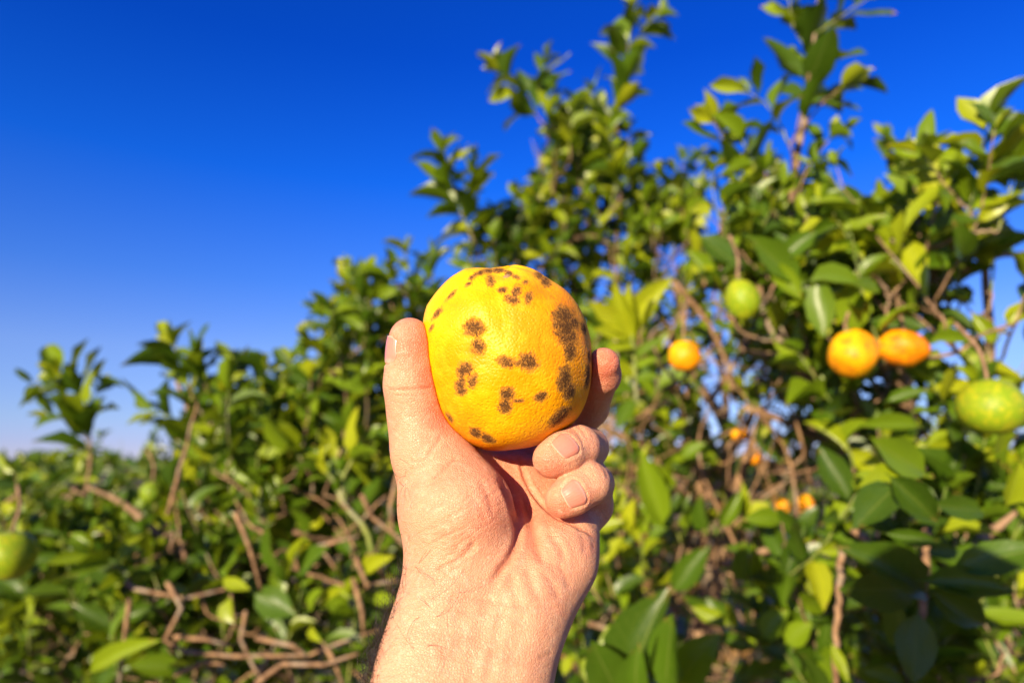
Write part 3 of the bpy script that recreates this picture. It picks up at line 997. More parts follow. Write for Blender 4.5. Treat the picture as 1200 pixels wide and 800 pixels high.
class Tree:
    def __init__(self, name, label, base, seed, group='orange trees'):
        self.name, self.label, self.base, self.group = name, label, np.array(base, float), group
        self.R = np.random.default_rng(seed)
        self.dry = 0.0
        self.leaves = []                     # (pos, M(3x3 columns), template, tint)
        self.nodes = []                      # points of the wood with radius
        self.trunk, self.branches, self.twigs = None, [], []

    # ---- wood
    def grow_trunk(self, pts, r0, r1):
        P = spline(pts, 6)
        P[1:-1] += self.R.normal(0, .003, P[1:-1].shape)
        R = np.linspace(r0, r1, len(P)) * (1 + .06 * self.R.normal(size=len(P)))
        self.trunk = (P, R)
        for p, r in zip(P, R): self.nodes.append((p, r))

    def limb(self, pts, r0, r1, wob=.01, big=True, mat=None, n=5):
        pts = np.array(pts, float)
        pts[1:-1] += self.R.normal(0, wob, pts[1:-1].shape)
        P = spline(pts, n)
        P[1:-1] += self.R.normal(0, min(wob, .0012), P[1:-1].shape)
        R = np.linspace(r0, r1, len(P)) * (1 + .05 * self.R.normal(size=len(P)))
        (self.branches if big else self.twigs).append((P, R, mat or BARK))
        for p, r in zip(P, R): self.nodes.append((p, r))

    def join(self, p, big=False, r=.004, mat=None, from_low=True):
        """a branch from the nearest wood to point p"""
        Q = np.array([n[0] for n in self.nodes]); RR = np.array([n[1] for n in self.nodes])
        d = np.linalg.norm(Q - p, axis=1)
        c = d + 1.2 * np.maximum(0, Q[:, 2] - p[2] + .03) + .6 * (RR < r * .8) * .2
        i = int(np.argmin(c))
        if d[i] < .004: return
        q = Q[i]
        mid = (q + p) / 2 + self.R.normal(0, .07 * d[i], 3) - np.array([0, 0, .06 * d[i]])
        self.limb([q, mid, p], min(r * 1.25, RR[i] * .85 + .0008), r * .8, .03 * min(d[i], .2), big, mat, n=4)

    # ---- leaves
    def leaf(self, p, d, up, L, wr, tint, k=None):
        """p base of blade, d direction, up wanted upper side, L length, wr width factor"""
        d = unit(d); n = up - d * (up @ d)
        if np.linalg.norm(n) < 1e-3: n = np.array([0.1, 0, 1]) - d * d[2]
        n = unit(n); x = np.cross(d, n)
        if k is None: k = int(self.R.integers(len(LT)))
        M = np.stack([x * L * wr, d * L, n * L], 1)
        self.leaves.append((np.asarray(p, float), M, k, int(tint)))

    def clear(self, p):
        q = p - CAMP; d = q @ FWD
        x, y = 600 + FPX * (q @ RGT) / d, 400 - FPX * (q @ UPV) / d
        for gx, gy, rx, ry, gd in GAPS:
            if gd < 5:
                c = at(gx, gy, gd); t = max(0, (p - c) @ LIGHTWARD)
                if gx != 1062 and t < 1.2 and np.linalg.norm(p - c - LIGHTWARD * t) < rx * gd / FPX * .95: return False
            if d < gd and ((x - gx) / rx) ** 2 + ((y - gy) / ry) ** 2 < 1: return False
        return True

    def tint(self, young=.3, t=None):
        if self.R.random() < self.dry: return 6
        r = self.R.random()
        if r < young: return self.R.choice([3, 4, 4, 5])
        return self.R.choice([0, 1, 1, 2, 2, 3])

    def sprig(self, pts, n, L, young=.3, spread=(.7, 1.15), wr=(.38, .60), r=.0024, mat=None, t0=.1, tuft=2, big=False, joinit=True):
        """a leafy shoot along pts"""
        P = spline(pts, 5)
        if len(P) > 3: P[1:-1] += self.R.normal(0, .0007, P[1:-1].shape)
        if joinit: self.join(P[0], big=big, r=r * 1.25)
        R = np.linspace(r, r * .45, len(P))
        (self.branches if big else self.twigs).append((P, R, mat or (GSTEM if self.R.random() < .55 else BARK)))
        for p, q in zip(P[:-2], R): self.nodes.append((p, q))
        T = unit(np.gradient(P, axis=0))
        az = self.R.uniform(0, 6.28)
        n = int(n * 1.3); L = L * 1.12
        for j in range(n + tuft):
            t = min(1, t0 + (1 - t0) * (j + .4 * self.R.random()) / max(1, n - 1)) if j < n else 1.0
            x = t * (len(P) - 1); i = min(int(x), len(P) - 2); fr = x - i
            p = P[i] * (1 - fr) + P[i + 1] * fr; ax = T[i]
            a = unit(np.cross(ax, [.3, .2, 1])); b = np.cross(ax, a)
            az += 2.4 + self.R.normal(0, .3)
            out = a * math.cos(az) + b * math.sin(az)
            sp = self.R.uniform(*spread) * (1 - .45 * (t > .93))
            d = ax * math.cos(sp) + out * math.sin(sp) + np.array([0, 0, self.R.normal(.0, .18)])
            ln = L * self.R.uniform(.62, 1.15) * (.72 if j >= n else 1) * (1 - .25 * t * t)
            up = ax * .45 + np.array([0, 0, .45]) + LIGHTWARD * .68 + self.R.normal(0, .42, 3)
            yt = young + .28 * (t > .85)
            if not self.clear(p + d * ln * .55): continue
            self.leaf(p + d * ln * .11, d, up, ln, self.R.uniform(*wr) / .5 * .5 * 1.0 + .0, self.tint(yt))

    def fill(self, poly, n, d0, d1, L, young=.25, leaves=8, slen=(.12, .26), lift=.5, accept=None):
        """leafy twigs whose middles fall inside an outline seen from the camera"""
        poly = np.array(poly, float)
        lo, hi = poly.min(0), poly.max(0)
        c = self.base + np.array([0, 0, .55])
        todo = []
        while len(todo) < n:
            q = lo + (hi - lo) * self.R.random(2)
            x, y = q; ins = False
            for (x1, y1), (x2, y2) in zip(poly, np.roll(poly, -1, 0)):
                if (y1 > y) != (y2 > y) and x < (x2 - x1) * (y - y1) / (y2 - y1) + x1: ins = not ins
            if not ins: continue
            p = at(x, y, self.R.uniform(d0, d1))
            if p[2] < .12: continue
            todo.append(p)
        todo.sort(key=lambda p: np.linalg.norm(p - c))
        for p in todo:
            out = unit(p - c + np.array([0, 0, .1]))
            d = unit(out * .8 + np.array([0, 0, lift]) + self.R.normal(0, .38, 3))
            ln = self.R.uniform(*slen)
            a = p - d * ln * .5; e = p + d * ln * .5
            m = p + self.R.normal(0, .05 * ln, 3) - np.array([0, 0, .04 * ln])
            self.sprig([a, m, e], max(2, int(leaves * ln / .19)), L, young)

    # ---- objects
    def finish(self, shown):
        B = self.base
        root = bpy.data.objects.new(self.name, None)
        root.location = B; root.empty_display_size = .2
        COL.objects.link(root)
        tag(root, self.label, 'tree', self.group)
        a = Acc(); a.add(*tube(*self.trunk, 10)); link('trunk', a.mesh('trunk', BARK, B), root)
        for P, R, mt in self.branches:
            a = Acc(); a.add(*tube(P, R, 6)); link('branch', a.mesh('branch', mt, B), root)
        by = {}
        for P, R, mt in self.twigs:
            by.setdefault(mt.name, (mt, Acc()))[1].add(*tube(P, R, 4))
        for mt, acc in by.values():
            tag(link('twigs', acc.mesh('twigs', mt, B), root), None, None, None, 'stuff')
        rest = []
        for i, (p, M, k, ti) in enumerate(self.leaves):
            if i in shown:
                o = link('leaf', leaf_mesh(k, ti), root)
                mm = Matrix.Identity(4)
                for r in range(3):
                    for c in range(3): mm[r][c] = M[r, c]
                    mm[r][3] = p[r] - B[r]
                o.matrix_local = mm
            else: rest.append((p, M, k, ti))
        if rest:
            Vs, Fs, U, W, T, n = [], [], [], [], [], 0
            for p, M, k, ti in rest:
                V, F, lu, lv = LT[k]
                Vs.append(V @ M.T + (p - B)); Fs.append(F + n); n += len(V)
                U.append(lu); W.append(lv); T.append(np.full(len(V), TINTS[ti] + self.R.uniform(-.06, .06)))
            me = mesh_np('foliage', np.concatenate(Vs), np.concatenate(Fs), LEAF,
                         {'lu': np.concatenate(U), 'lv': np.concatenate(W), 'tint': np.concatenate(T)})
            tag(link('foliage', me, root), None, None, None, 'stuff')
        return root


TREES = []


def new_tree(*a, **k):
    t = Tree(*a, **k); TREES.append(t); return t


def pl(d, *pts):
    """pixel polyline at distance d (or with a distance per point)"""
    return [at(p[0], p[1], p[2] if len(p) > 2 else d) for p in pts]


def pleaf(T, x0, y0, x1, y1, d0, d1, tint, wr=.5, up=(0, -.6, .8), k=2):
    """one leaf laid from base pixel to tip pixel"""
    a, b = at(x0, y0, d0), at(x1, y1, d1)
    L = np.linalg.norm(b - a)
    T.leaf(a, b - a, np.array(up, float), L, wr, tint, k)


# ---- tree in the middle with the tall upright shoots
tc = new_tree('orange_tree', 'tall orange tree directly behind the hand with two upright leafy shoots', (.45, 2.55, 0), 21)
tc.grow_trunk([(.45, 2.55, -.05), (.50, 2.53, .5), at(845, 640, 2.3), at(852, 560, 2.25)], .05, .028)
for pts, r0, r1 in ((pl(2.2, (852, 560), (850, 500), (800, 420), (745, 300), (728, 210), (722, 150)), .024, .003),
                    (pl(2.2, (852, 560), (800, 470), (700, 380), (645, 270), (632, 180)), .020, .0025),
                    (pl(2.15, (852, 560), (740, 520), (620, 440), (565, 350), (548, 290)), .018, .0025),
                    (pl(2.1, (850, 540), (720, 560), (560, 520), (450, 430), (430, 350)), .016, .004),
                    (pl(2.3, (850, 540), (850, 450), (820, 350), (800, 260)), .016, .004),
                    (pl(2.1, (850, 540), (880, 480), (905, 400), (930, 320)), .014, .004)):
    tc.limb(pts, r0, r1, .008)
tc.sprig(pl(2.15, (722, 150), (728, 110), (735, 65), (741, 5)), 16, .125, .35, tuft=4)
tc.sprig(pl(2.15, (733, 60), (752, 35), (768, 22)), 5, .105, .6)
tc.sprig(pl(2.12, (640, 150), (622, 125), (603, 100), (590, 85)), 11, .12, .5, tuft=5)
tc.sprig(pl(2.12, (618, 118), (632, 98), (640, 78)), 5, .11, .4)
tc.sprig(pl(1.95, (556, 285), (543, 255), (530, 215), (520, 180)), 16, .118, .45, tuft=5)
tc.sprig(pl(1.95, (540, 250), (552, 225), (556, 200)), 7, .11, .25)
tc.sprig(pl(2.15, (700, 190), (705, 165), (722, 130)), 8, .10, .3)
for q in (((800, 290), (796, 240), (800, 190)), ((780, 280), (775, 240), (772, 205)), ((815, 280), (825, 240), (822, 215)), ((660, 250), (655, 200), (650, 150)),
          ((690, 260), (690, 200), (685, 150)), ((735, 260), (738, 220), (735, 190)), ((620, 290), (612, 260), (610, 235)), ((590, 300), (580, 275), (574, 255))):
    tc.sprig(pl(2.15, *q), 8, .088, .45)
tc.sprig(pl(1.6, (468, 380), (455, 345), (456, 318)), 9, .075, .3); tc.sprig(pl(1.6, (430, 400), (425, 360), (418, 325)), 8, .07, .3)
tc.sprig(pl(1.6, (400, 420), (392, 395), (388, 365)), 6, .068, .4); tc.sprig(pl(1.6, (390, 440), (375, 415), (362, 402)), 6, .068, .5)
tc.sprig(pl(1.6, (480, 380), (488, 350), (492, 335)), 6, .068, .4)
tc.fill([(560, 300), (610, 235), (640, 150), (690, 120), (715, 160), (742, 190), (790, 210), (830, 225), (835, 300), (770, 330), (640, 330), (560, 330)], 98, 2.0, 2.5, .082, .50)
tc.fill([(500, 330), (540, 290), (600, 270), (760, 300), (790, 420), (700, 520), (500, 430)], 70, 1.9, 2.5, .08, .32)
tc.fill([(400, 400), (440, 330), (500, 330), (500, 480), (400, 470), (380, 430)], 34, 1.6, 2.1, .072, .38)
tc.fill([(360, 440), (500, 430), (500, 640), (350, 640)], 34, 1.7, 2.3, .08, .2)
tc.fill([(690, 430), (800, 330), (960, 420), (960, 560), (820, 600), (690, 560)], 26, 2.1, 2.7, .08, .25)
tc.dry = .45
tc.fill([(680, 580), (960, 560), (960, 820), (650, 820)], 46, 1.7, 2.6, .072, .22)
tc.dry = 0.0
tc.fill([(690, 340), (840, 320), (850, 560), (690, 570)], 40, 1.6, 2.3, .074, .45)
tc.fill([(860, 380), (990, 400), (990, 540), (860, 560)], 22, 1.6, 2.2, .075, .3)
# bare brown twigs round the trunk
for i in range(125):
    a = at(tc.R.uniform(680, 960), tc.R.uniform(420, 820), tc.R.uniform(1.35, 2.3))
    d = unit(np.array([tc.R.normal(0, .5), tc.R.normal(0, .35), tc.R.normal(.75, .45)]))
    ln = tc.R.uniform(.12, .34)
    tc.limb([a, a + d * ln * .5 + tc.R.normal(0, .025, 3), a + d * ln], tc.R.uniform(.0024, .0052), .0014, .014, i < 90, DEADW)
for pts, r0, r1 in ((pl(1.75, (862, 575), (874, 530), (895, 478)), .014, .010), (pl(1.55, (872, 478), (905, 490), (950, 508), (984, 522), (988, 560)), .009, .006),
                    (pl(1.55, (950, 508), (958, 490), (962, 470)), .006, .004), (pl(1.6, (832, 470), (862, 425), (892, 372)), .008, .005),
                    (pl(1.7, (822, 340), (838, 300), (850, 245)), .006, .004), (pl(1.9, (700, 400), (712, 470), (716, 540)), .006, .005),
                    (pl(1.7, (790, 330), (830, 380), (850, 430), (860, 470)), .007, .006), (pl(1.9, (770, 420), (800, 480), (822, 560), (828, 640)), .011, .012),
                    (pl(1.5, (845, 565), (820, 600), (805, 660)), .008, .006), (pl(1.5, (702, 560), (720, 640), (745, 720)), .006, .004), (pl(1.4, (690, 730), (715, 742), (735, 752)), .006, .004)):
    tc.limb(pts, r0, r1, .004, True, DEADW)

# ---- bushy tree on the left
tl = new_tree('orange_tree', 'bushy lower orange tree left of the forearm with bare twigs at its foot', (-.62, 1.75, 0), 33)
tl.grow_trunk([(-.62, 1.75, -.05), (-.60, 1.73, .45), at(330, 740, 1.7), at(320, 680, 1.7)], .045, .026)
for pts, r0, r1 in ((pl(1.7, (320, 690), (270, 600), (225, 500), (205, 440)), .02, .004), (pl(1.75, (320, 690), (310, 580), (300, 500), (295, 450)), .018, .004),
                    (pl(1.7, (320, 690), (380, 600), (410, 530), (420, 480)), .016, .004), (pl(1.6, (320, 700), (230, 660), (150, 600), (100, 570)), .016, .004)):
    tl.limb(pts, r0, r1, .01)
tl.sprig(pl(1.5, (245, 500), (222, 455), (204, 405)), 12, .10, .3, tuft=4); tl.sprig(pl(1.5, (235, 520), (200, 490), (175, 482)), 7, .088, .6)
tl.sprig(pl(1.5, (250, 480), (240, 450), (232, 425)), 5, .085, .1); tl.sprig(pl(1.6, (280, 480), (278, 450), (282, 425)), 6, .075, .6)
tl.sprig(pl(1.6, (330, 480), (340, 450), (342, 425)), 7, .07, .4); tl.sprig(pl(1.6, (300, 480), (305, 455), (310, 430)), 6, .07, .5)
tl.sprig(pl(1.45, (268, 530), (262, 500), (262, 462)), 7, .085, .75); tl.sprig(pl(1.6, (365, 480), (372, 455), (378, 438)), 6, .07, .4)
tl.fill([(225, 510), (260, 475), (350, 475), (420, 490), (450, 570), (300, 630), (215, 580)], 95, 1.4, 1.95, .078, .36)
tl.fill([(215, 590), (460, 540), (470, 800), (150, 800)], 105, 1.35, 2.0, .072, .13)
tl.fill([(0, 640), (190, 625), (260, 660), (200, 800), (0, 800)], 72, 1.3, 2.0, .078, .12, lift=.15)
# green shoot beside the wrist
tl.sprig(pl(1.15, (436, 646), (428, 620), (404, 590), (392, 565), (378, 545)), 4, .05, .9, mat=GSTEM, r=.0055, big=True, t0=.6)
tl.sprig(pl(1.15, (400, 588), (402, 560), (412, 540), (424, 515)), 3, .055, .8, mat=GSTEM, r=.004, big=True, t0=.6)
pleaf(tl, 412, 530, 418, 476, 1.15, 1.13, 5, .42, (-.4, -.8, .2)); pleaf(tl, 383, 555, 376, 520, 1.15, 1.13, 5, .4, (-.4, -.8, .2)); pleaf(tl, 455, 548, 468, 546, 1.1, 1.1, 5, .6)
for pts in (((152, 702), (146, 745), (140, 800)), ((148, 682), (160, 690), (216, 698), (264, 690)), ((196, 682), (214, 708), (192, 748), (216, 764), (272, 768), (360, 766), (404, 755), (444, 738)),
            ((204, 746), (240, 750), (272, 757)), ((288, 716), (282, 752), (296, 778), (310, 797)), ((300, 747), (344, 756), (360, 768)), ((384, 760), (392, 780), (402, 802)),
            ((424, 580), (436, 604), (464, 628), (482, 640)), ((466, 556), (456, 592), (462, 626), (480, 645)), ((372, 640), (396, 634), (420, 628)), ((416, 652), (428, 688), (466, 680)),
            ((414, 678), (422, 716), (426, 740)), ((300, 800), (330, 780), (380, 778), (420, 765)), ((205, 790), (240, 775), (262, 778)), ((276, 600), (292, 640), (306, 690))):
    tl.limb(pl(1.12 + tl.R.uniform(-.05, .12), *pts), .0046, .0028, .003, True, DEADW, n=1)
for i in range(36):
    a = at(tl.R.uniform(150, 470), tl.R.uniform(600, 800), tl.R.uniform(1.25, 1.7))
    d = unit(np.array([tl.R.normal(0, .8), tl.R.normal(0, .5), tl.R.normal(.1, .5)])); ln = tl.R.uniform(.08, .25)
    tl.limb([a, a + d * ln * .5 + tl.R.normal(0, .02, 3), a + d * ln], .0045, .002, .006, i < 16, DEADW)
for q in ((322, 668, 312, 618, 2, .62), (338, 672, 352, 628, 4, .3), (268, 702, 268, 728, 4, .9), (300, 695, 345, 720, 1, .6), (262, 680, 292, 690, 4, .35), (352, 670, 380, 640, 1, .6),
          (380, 705, 392, 690, 5, .4), (430, 668, 452, 650, 5, .5), (108, 785, 180, 748, 4, .3), (362, 712, 376, 690, 3, .5), (440, 700, 462, 705, 4, .5), (365, 735, 372, 750, 5, .5)):
    pleaf(tl, *q[:4], 1.1, 1.07, q[4], q[5], (-.45, -.85, .3), int(tl.R.integers(3)))

# ---- low tree at the far left, one shoot standing above it
tf = new_tree('orange_tree', 'low dark orange tree at far left with one sprig rising above it', (-1.75, 2.3, 0), 44)
tf.grow_trunk([(-1.75, 2.3, -.05), (-1.74, 2.3, .4), (-1.70, 2.28, .85)], .05, .03)
tf.limb([np.array((-1.70, 2.28, .85)), at(60, 620, 2.1), at(98, 560, 1.8)], .02, .006)
tf.limb([np.array((-1.70, 2.28, .85)), at(-40, 640, 2.1), at(20, 580, 1.9)], .02, .006)
tf.sprig(pl(1.6, (100, 580), (106, 535), (104, 490), (88, 455), (72, 440)), 16, .10, .2, tuft=5, t0=.25)
tf.sprig(pl(1.6, (96, 470), (68, 462), (40, 448)), 6, .08, .2); tf.sprig(pl(1.6, (100, 480), (112, 460), (116, 448)), 4, .07, .1)
tf.sprig(pl(1.6, (104, 520), (85, 492), (58, 490)), 4, .075, .2)
tf.sprig(pl(1.7, (20, 620), (22, 590), (18, 555)), 6, .075, .3)
tf.fill([(-60, 590), (0, 586), (160, 588), (240, 584), (240, 700), (0, 720), (-60, 720)], 125, 1.6, 2.8, .080, .13, lift=.2)
tf.fill([(-60, 660), (240, 650), (240, 800), (-60, 800)], 60, 1.5, 2.4, .080, .08, lift=.2)

# ---- near tree on the right
tr = new_tree('orange_tree', 'near orange tree at right carrying green fruit and large glossy leaves', (1.0, 1.45, 0), 55)
tr.grow_trunk([(1.0, 1.45, -.05), (.96, 1.44, .6), at(1100, 720, 1.4), at(1090, 640, 1.38)], .05, .026)
for pts, r0, r1 in ((pl(1.35, (1090, 650), (1020, 520), (960, 380), (930, 250), (945, 120)), .022, .005), (pl(1.3, (1090, 650), (1070, 500), (1050, 380), (1040, 270)), .02, .005),
                    (pl(1.25, (1090, 650), (1140, 520), (1160, 420), (1150, 280)), .018, .005), (pl(1.2, (1040, 560), (960, 470), (900, 380), (880, 280)), .014, .004),
                    (pl(1.1, (1095, 680), (1010, 640), (930, 640), (850, 660)), .014, .004), (pl(1.0, (1095, 690), (1150, 640), (1190, 600)), .014, .004)):
    tr.limb(pts, r0, r1, .006)
tr.limb(pl(1.2, (1080, 335), (1130, 312), (1165, 301), (1215, 294)), .006, .005, .002, True, BARK)
tr.sprig(pl(1.35, (935, 150), (948, 90), (955, 40), (960, -30)), 16, .105, .15, tuft=1)
tr.sprig(pl(1.3, (955, 40), (985, 20), (1015, 0)), 4, .09, .15); tr.sprig(pl(1.35, (945, 60), (930, 30), (925, 0)), 4, .085, .5)
tr.sprig(pl(1.3, (925, 170), (905, 130), (880, 110)), 5, .09, .4); tr.sprig(pl(1.3, (940, 150), (965, 120), (990, 100)), 4, .09, .1)
tr.sprig(pl(1.35, (930, 250), (945, 200), (975, 160)), 7, .08, .5); tr.sprig(pl(1.35, (890, 260), (860, 190), (835, 140)), 10, .08, .6, tuft=3)
tr.sprig(pl(1.3, (900, 240), (885, 200), (870, 165)), 7, .09, .6); tr.sprig(pl(1.35, (850, 270), (838, 240), (835, 205)), 5, .07, .5)
tr.sprig(pl(1.9, (1050, 220), (1046, 190), (1038, 165)), 7, .075, .1); tr.sprig(pl(1.0, (1130, 260), (1145, 210), (1160, 150)), 9, .082, .75, tuft=3)
tr.sprig(pl(1.0, (1140, 250), (1110, 220), (1085, 185)), 8, .08, .7); tr.sprig(pl(1.0, (1170, 270), (1185, 220), (1195, 180)), 7, .082, .4)
tr.sprig(pl(1.05, (1060, 290), (1020, 270), (990, 255)), 7, .08, .6); tr.sprig(pl(1.05, (1190, 380), (1200, 350), (1215, 330)), 7, .07, .1)
tr.fill([(850, 270), (900, 235), (970, 240), (1000, 275), (1000, 340), (880, 360), (840, 320)], 52, 1.15, 1.6, .066, .45)
tr.fill([(990, 275), (1080, 250), (1180, 265), (1130, 290), (1110, 350), (1010, 350)], 38, 1.0, 1.5, .068, .55)
tr.fill([(900, 330), (1110, 330), (1090, 390), (1060, 440), (960, 460), (900, 400)], 34, 1.15, 1.6, .070, .40)
tr.fill([(960, 470), (1100, 440), (1200, 440), (1230, 640), (1000, 640)], 40, 1.0, 1.6, .074, .40)
tr.fill([(900, 600), (1230, 560), (1230, 810), (900, 810)], 52, .95, 1.6, .078, .15)
tr.fill([(690, 560), (900, 570), (900, 800), (680, 800)], 13, 1.2, 1.7, .070, .40)
# big leaves close by, laid where they are seen
NEAR = [(822, 278, 873, 318, 1.05, 1, .52), (935, 330, 880, 275, 1.0, 2, .42), (915, 300, 958, 270, 1.0, 2, .55), (950, 330, 1018, 325, .98, 3, .5), (905, 310, 940, 350, 1.0, 3, .5),
        (1085, 560, 1008, 562, .72, 4, .36), (1082, 553, 1025, 515, .72, 3, .50), (1045, 560, 1106, 614, .68, 0, .52), (1050, 570, 1000, 615, .70, 0, .6), (1150, 600, 1095, 590, .75, 1, .4),
        (1040, 625, 1105, 636, .70, 1, .36), (1085, 680, 1195, 690, .66, 1, .42), (1120, 665, 1225, 640, .66, 2, .42), (1090, 690, 1165, 735, .66, 0, .55), (1080, 690, 1000, 640, .7, 0, .5),
        (1070, 690, 985, 690, .72, 0, .5), (1075, 720, 1070, 800, .7, 0, .6), (1060, 760, 1048, 700, .74, 1, .5), (1170, 530, 1180, 500, .8, 4, .7), (1180, 590, 1200, 545, .75, 4, .7),
        (780, 806, 786, 720, .80, 2, .55), (786, 806, 843, 742, .80, 3, .50), (742, 800, 762, 690, .84, 0, .55), (720, 806, 694, 752, .82, 1, .7), (745, 812, 742, 764, .80, 2, .65),
        (895, 745, 922, 715, 1.0, 3, .75), (922, 752, 950, 730, 1.0, 3, .75), (878, 680, 866, 640, 1.05, 2, .5), (895, 690, 882, 640, 1.05, 4, .3), (975, 755, 995, 800, .85, 4, .35), (982, 770, 1004, 812, .85, 3, .3),
        (775, 612, 752, 530, 1.2, 3, .40), (790, 570, 762, 540, 1.25, 4, .25), (800, 535, 826, 518, 1.3, 3, .6), (868, 605, 902, 590, 1.3, 5, .62), (868, 600, 872, 568, 1.3, 4, .4), (830, 620, 815, 585, 1.25, 1, .5),
        (846, 615, 868, 575, 1.25, 2, .4), (712, 670, 690, 640, 1.3, 5, .5), (745, 650, 716, 636, 1.3, 5, .45), (735, 620, 742, 585, 1.3, 5, .5), (700, 618, 730, 610, 1.3, 4, .6), (790, 690, 830, 640, 1.25, 1, .5),
        (850, 712, 800, 700, 1.2, 0, .4), (690, 700, 702, 720, 1.2, 3, .8), (668, 770, 660, 790, 1.2, 5, .7), (690, 770, 684, 795, 1.2, 4, .6), (1040, 470, 1090, 455, .95, 2, .4), (1090, 400, 1150, 395, .95, 3, .34),
        (1075, 500, 1010, 495, .95, 3, .3), (960, 330, 965, 395, .98, 3, .5), (1030, 340, 1000, 330, .95, 2, .5), (985, 350, 945, 345, 1.0, 3, .5), (1005, 385, 990, 330, 1.0, 3, .6)]
for x0, y0, x1, y1, d, ti, w in NEAR:
    pleaf(tr, x0, y0, x1, y1, d, d - .02, ti, w, (tr.R.normal(-.35, .25), -.75, tr.R.normal(.35, .25)), int(tr.R.integers(3)))
# pale young shoot right of the fruit
tr.limb(pl(1.2, (746, 470), (744, 430), (742, 400), (740, 372)), .004, .003, .001, True, GSTEM)
for q in ((742, 400, 718, 330, 5, .32), (742, 396, 735, 332, 5, .34), (744, 395, 778, 318, 5, .36), (743, 400, 760, 345, 5, .34), (738, 392, 690, 352, 5, .34), (738, 396, 695, 385, 5, .36), (742, 410, 705, 410, 4, .4),
          (745, 420, 778, 395, 2, .4), (742, 440, 712, 425, 5, .5), (746, 445, 772, 440, 3, .5), (742, 455, 700, 455, 2, .4), (744, 470, 722, 500, 2, .5), (746, 430, 770, 420, 4, .5)):
    pleaf(tr, *q[:4], 1.2, 1.17, q[4], q[5], (-.4, -.8, .35), int(tr.R.integers(3)))
for pts, r0 in ((((986, 640), (984, 690), (982, 740), (980, 805)), .0042), (((1000, 620), (1030, 650), (1060, 680), (1085, 700)), .005), (((1085, 620), (1080, 680), (1078, 740)), .005)):
    tr.limb(pl(.86, *pts), r0, r0 * .9, .002, True, DEADW)

# ---- row of trees further back
BACK = [('distant orange tree in the next row, seen low behind the left bush', (-2.6, 5.2), 1.75, 61), ('distant orange tree in the next row, right behind the wrist', (.1, 5.0), 1.45, 62),
        ('distant orange tree in the next row, behind the bare brown twigs', (1.5, 5.4), 1.5, 63), ('distant orange tree in the next row, showing past the right-hand tree', (3.5, 5.0), 1.9, 64)]
for lab, (x, y), h, sd in BACK:
    t = new_tree('orange_tree', lab, (x, y, 0), sd, 'orange trees of the next row')
    t.grow_trunk([(x, y, -.05), (x + .03, y, .3), (x, y, .6)], .07, .05)
    for k in range(7):
        a = k * .9 + t.R.uniform(0, .6); rr = t.R.uniform(.4, .8)
        t.limb([np.array((x, y, .58)), np.array((x + rr * .5 * math.cos(a), y + rr * .5 * math.sin(a), h * .6)), np.array((x + rr * math.cos(a), y + rr * math.sin(a), h * .85))], .03, .008, .02)
    for k in range(230):
        v = unit(t.R.normal(size=3)) * t.R.uniform(.6, 1) ** .5
        p = np.array((x, y, h * .53)) + v * np.array((1.25, 1.1, h * .5))
        if p[2] < .1: continue
        d = unit(v + np.array([0, 0, .4]) + t.R.normal(0, .3, 3)); ln = t.R.uniform(.16, .3)
        t.sprig([p - d * ln / 2, p, p + d * ln / 2], 7, .10, .25)

# ---- far wood along the horizon
def far_wood():
    R = np.random.default_rng(77)
    n = 5200
    az = R.uniform(-1.2, 1.2, n); dist = R.uniform(75, 130, n)
    hgt = 2.2 + .7 * np.sin(az * 31) + .5 * np.sin(az * 83 + 1) + .4 * R.normal(size=n)
    z = np.maximum(hgt, .8) * R.random(n) ** .6
    C = np.stack([dist * np.sin(az), dist * np.cos(az), z], 1)
    A = unit(R.normal(size=(n, 3))) * R.uniform(.5, 1.3, (n, 1)); Bv = unit(np.cross(A, R.normal(size=(n, 3)))) * R.uniform(.3, .8, (n, 1))
    V = np.stack([C - A, C + Bv, C + A, C - Bv], 1).reshape(-1, 3)
    F = np.arange(4 * n).reshape(n, 4)
    me = mesh_np('treeline', V, F, LEAF, {'lu': np.full(4 * n, .5), 'lv': np.full(4 * n, .5), 'tint': np.repeat(R.uniform(.1, .5, n), 4)})
    tag(link('treeline', me), 'far-off low dark line of orchard trees along the horizon', 'treeline', None, 'stuff')


far_wood()

# ---- which leaves show: a grid of sight lines from the camera finds the 300 largest of each tree
def pick_visible():
    verts, polys, owner = [], [], []
    for ti, t in enumerate(TREES):
        for li, (p, M, k, _) in enumerate(t.leaves):
            V = LT[k][0][[0, 15, 17, 19, 32]] @ M.T + p
            n = len(verts); verts.extend(V.tolist())
            polys += [(n, n + 1, n + 2), (n, n + 2, n + 3), (n + 1, n + 4, n + 2), (n + 2, n + 4, n + 3)]
            owner += [(ti, li)] * 4
    tree = BVHTree.FromPolygons([Vector(v) for v in verts], polys)
    C = Vector(CAMP); cnt = {}
    for y in np.arange(2, 800, 3.6):
        for x in np.arange(2, 1200, 3.6):
            d = Vector(at(x, y, 1.0) - CAMP)
            hit = tree.ray_cast(C, d)
            if hit[2] is not None:
                cnt[owner[hit[2]]] = cnt.get(owner[hit[2]], 0) + 1
    out = []
    for ti in range(len(TREES)):
        c = sorted(((n, li) for (a, li), n in cnt.items() if a == ti), reverse=True)[:300]
        out.append({li for _, li in c})
    return out


for t, shown in zip(TREES, pick_visible()):
    t.finish(shown)

# ================================================================= FRUIT ON THE TREES
PEEL_Y = make_peel('peel_yellow', False, (.84, .42, .003), (.78, .27, .003))
PEEL_O = make_peel('peel_deep_orange', False, (.80, .31, .002), (.66, .17, .002))
PEEL_G = make_peel('peel_green', False, (.20, .27, .012), (.10, .19, .010))
PEEL_GY = make_peel('peel_green_yellow', False, (.23, .30, .008), (.17, .26, .008))


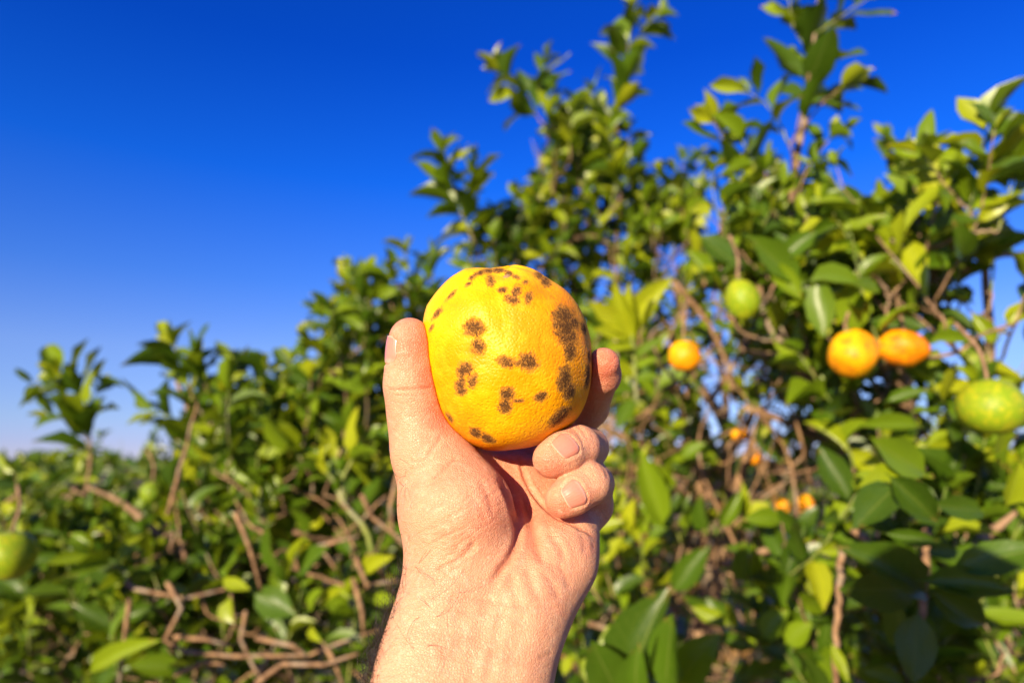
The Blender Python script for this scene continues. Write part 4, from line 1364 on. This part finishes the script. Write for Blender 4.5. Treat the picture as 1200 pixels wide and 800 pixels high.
def fruit(px, py, d, r, mat, label, cat='orange', stretch=(1, 1, 1), lump=.03, seed=1, tilt=0.0):
    R = np.random.default_rng(seed)
    D, F = sphere_dirs(40, 26)
    fq = R.normal(size=(4, 3)) * 2.2; ph = R.uniform(0, 6, 4)
    rr = 1 + lump * sum(np.sin(D @ fq[i] + ph[i]) for i in range(4)) * .6
    a = np.arccos(np.clip(D[:, 1], -1, 1))
    rr -= .10 * np.exp(-(a / .25) ** 2) + .05 * np.exp(-((math.pi - a) / .2) ** 2)
    V = D * (rr * r)[:, None] * np.array(stretch)
    c, s = math.cos(tilt), math.sin(tilt)
    V = np.stack([V[:, 0] * c - V[:, 1] * s, V[:, 0] * s + V[:, 1] * c, V[:, 2]], 1)
    ax = np.array([-s, c, 0])
    toW = lambda Q: Q[..., :1] * np.array([1, 0, 0]) + Q[..., 1:2] * np.array([0, 0, 1]) + Q[..., 2:3] * np.array([0, 1, 0])
    base = at(px, py, d)
    o = link('orange', mesh_np('orange', toW(V), F[:, ::-1], mat), None, base)
    tag(o, label, cat, 'oranges hanging on the trees')
    top = ax * r * stretch[1] * .9
    acc = Acc()
    P = np.array([top, top + ax * .012, top + ax * .03 + np.array([R.normal(0, .006), .01, R.normal(0, .006)]), top + ax * .05 + np.array([R.normal(0, .012), .022, .01])])
    acc.add(*tube(toW(spline(P, 3)), np.linspace(.0022, .0028, 10), 6))
    link('stem', acc.mesh('stem', BARK), o)
    acc = Acc()
    for k in range(5):
        an = k * 2 * math.pi / 5
        e = np.array([math.cos(an), 0, math.sin(an)])
        e = np.array([e[0] * c - e[1] * s, e[0] * s + e[1] * c, e[2]])
        acc.add(*tube(toW(np.array([top, top + e * .004 + ax * .0012, top + e * .008 + ax * .0006])), [.003, .0026, .0012], 6))
    link('calyx', acc.mesh('calyx', GSTEM), o)
    return o


fruit(802, 417, 1.12, .0262, PEEL_Y, 'small yellow orange among bare brown twigs just right of the hand', seed=3)
fruit(1000, 413, .98, .0350, PEEL_Y, 'lumpy yellow orange, left one of the touching pair at right', stretch=(1.02, .98, 1), lump=.05, seed=21, tilt=.2)
fruit(1056, 409, 1.03, .0345, PEEL_O, 'misshapen deep orange fruit, right one of the touching pair', stretch=(1.08, .80, 1), lump=.04, seed=9, tilt=-.2)
fruit(870, 351, .98, .0285, PEEL_GY, 'green oval orange hanging under leaves beside pale branch', stretch=(.86, 1.06, .9), seed=6, tilt=.12)
fruit(1160, 476, .80, .0355, PEEL_GY, 'big green orange with yellowish flush near the right edge', stretch=(1.0, .92, 1), seed=7)
fruit(12, 650, 1.05, .0370, PEEL_GY, 'yellow-green orange cut by the left edge of the view', seed=8)
fruit(917, 592, 1.75, .0215, PEEL_Y, 'small yellow orange low in shade, left of two half-hidden ones', seed=10, stretch=(.85, 1, 1))
fruit(944, 590, 1.75, .0225, PEEL_Y, 'small yellow orange low in shade, right of two half-hidden ones', seed=11, stretch=(.85, 1.05, 1))
fruit(868, 510, 1.95, .0230, PEEL_Y, 'deep orange fruit behind the sunlit brown branch fork', seed=12, stretch=(1.2, .8, 1))
fruit(884, 535, 1.95, .0230, PEEL_Y, 'orange fruit lowest beside the sunlit brown branch', seed=13)
fruit(178, 577, 1.5, .0240, PEEL_G, 'small glossy green orange in the hedge of the far-left leaves', seed=14)
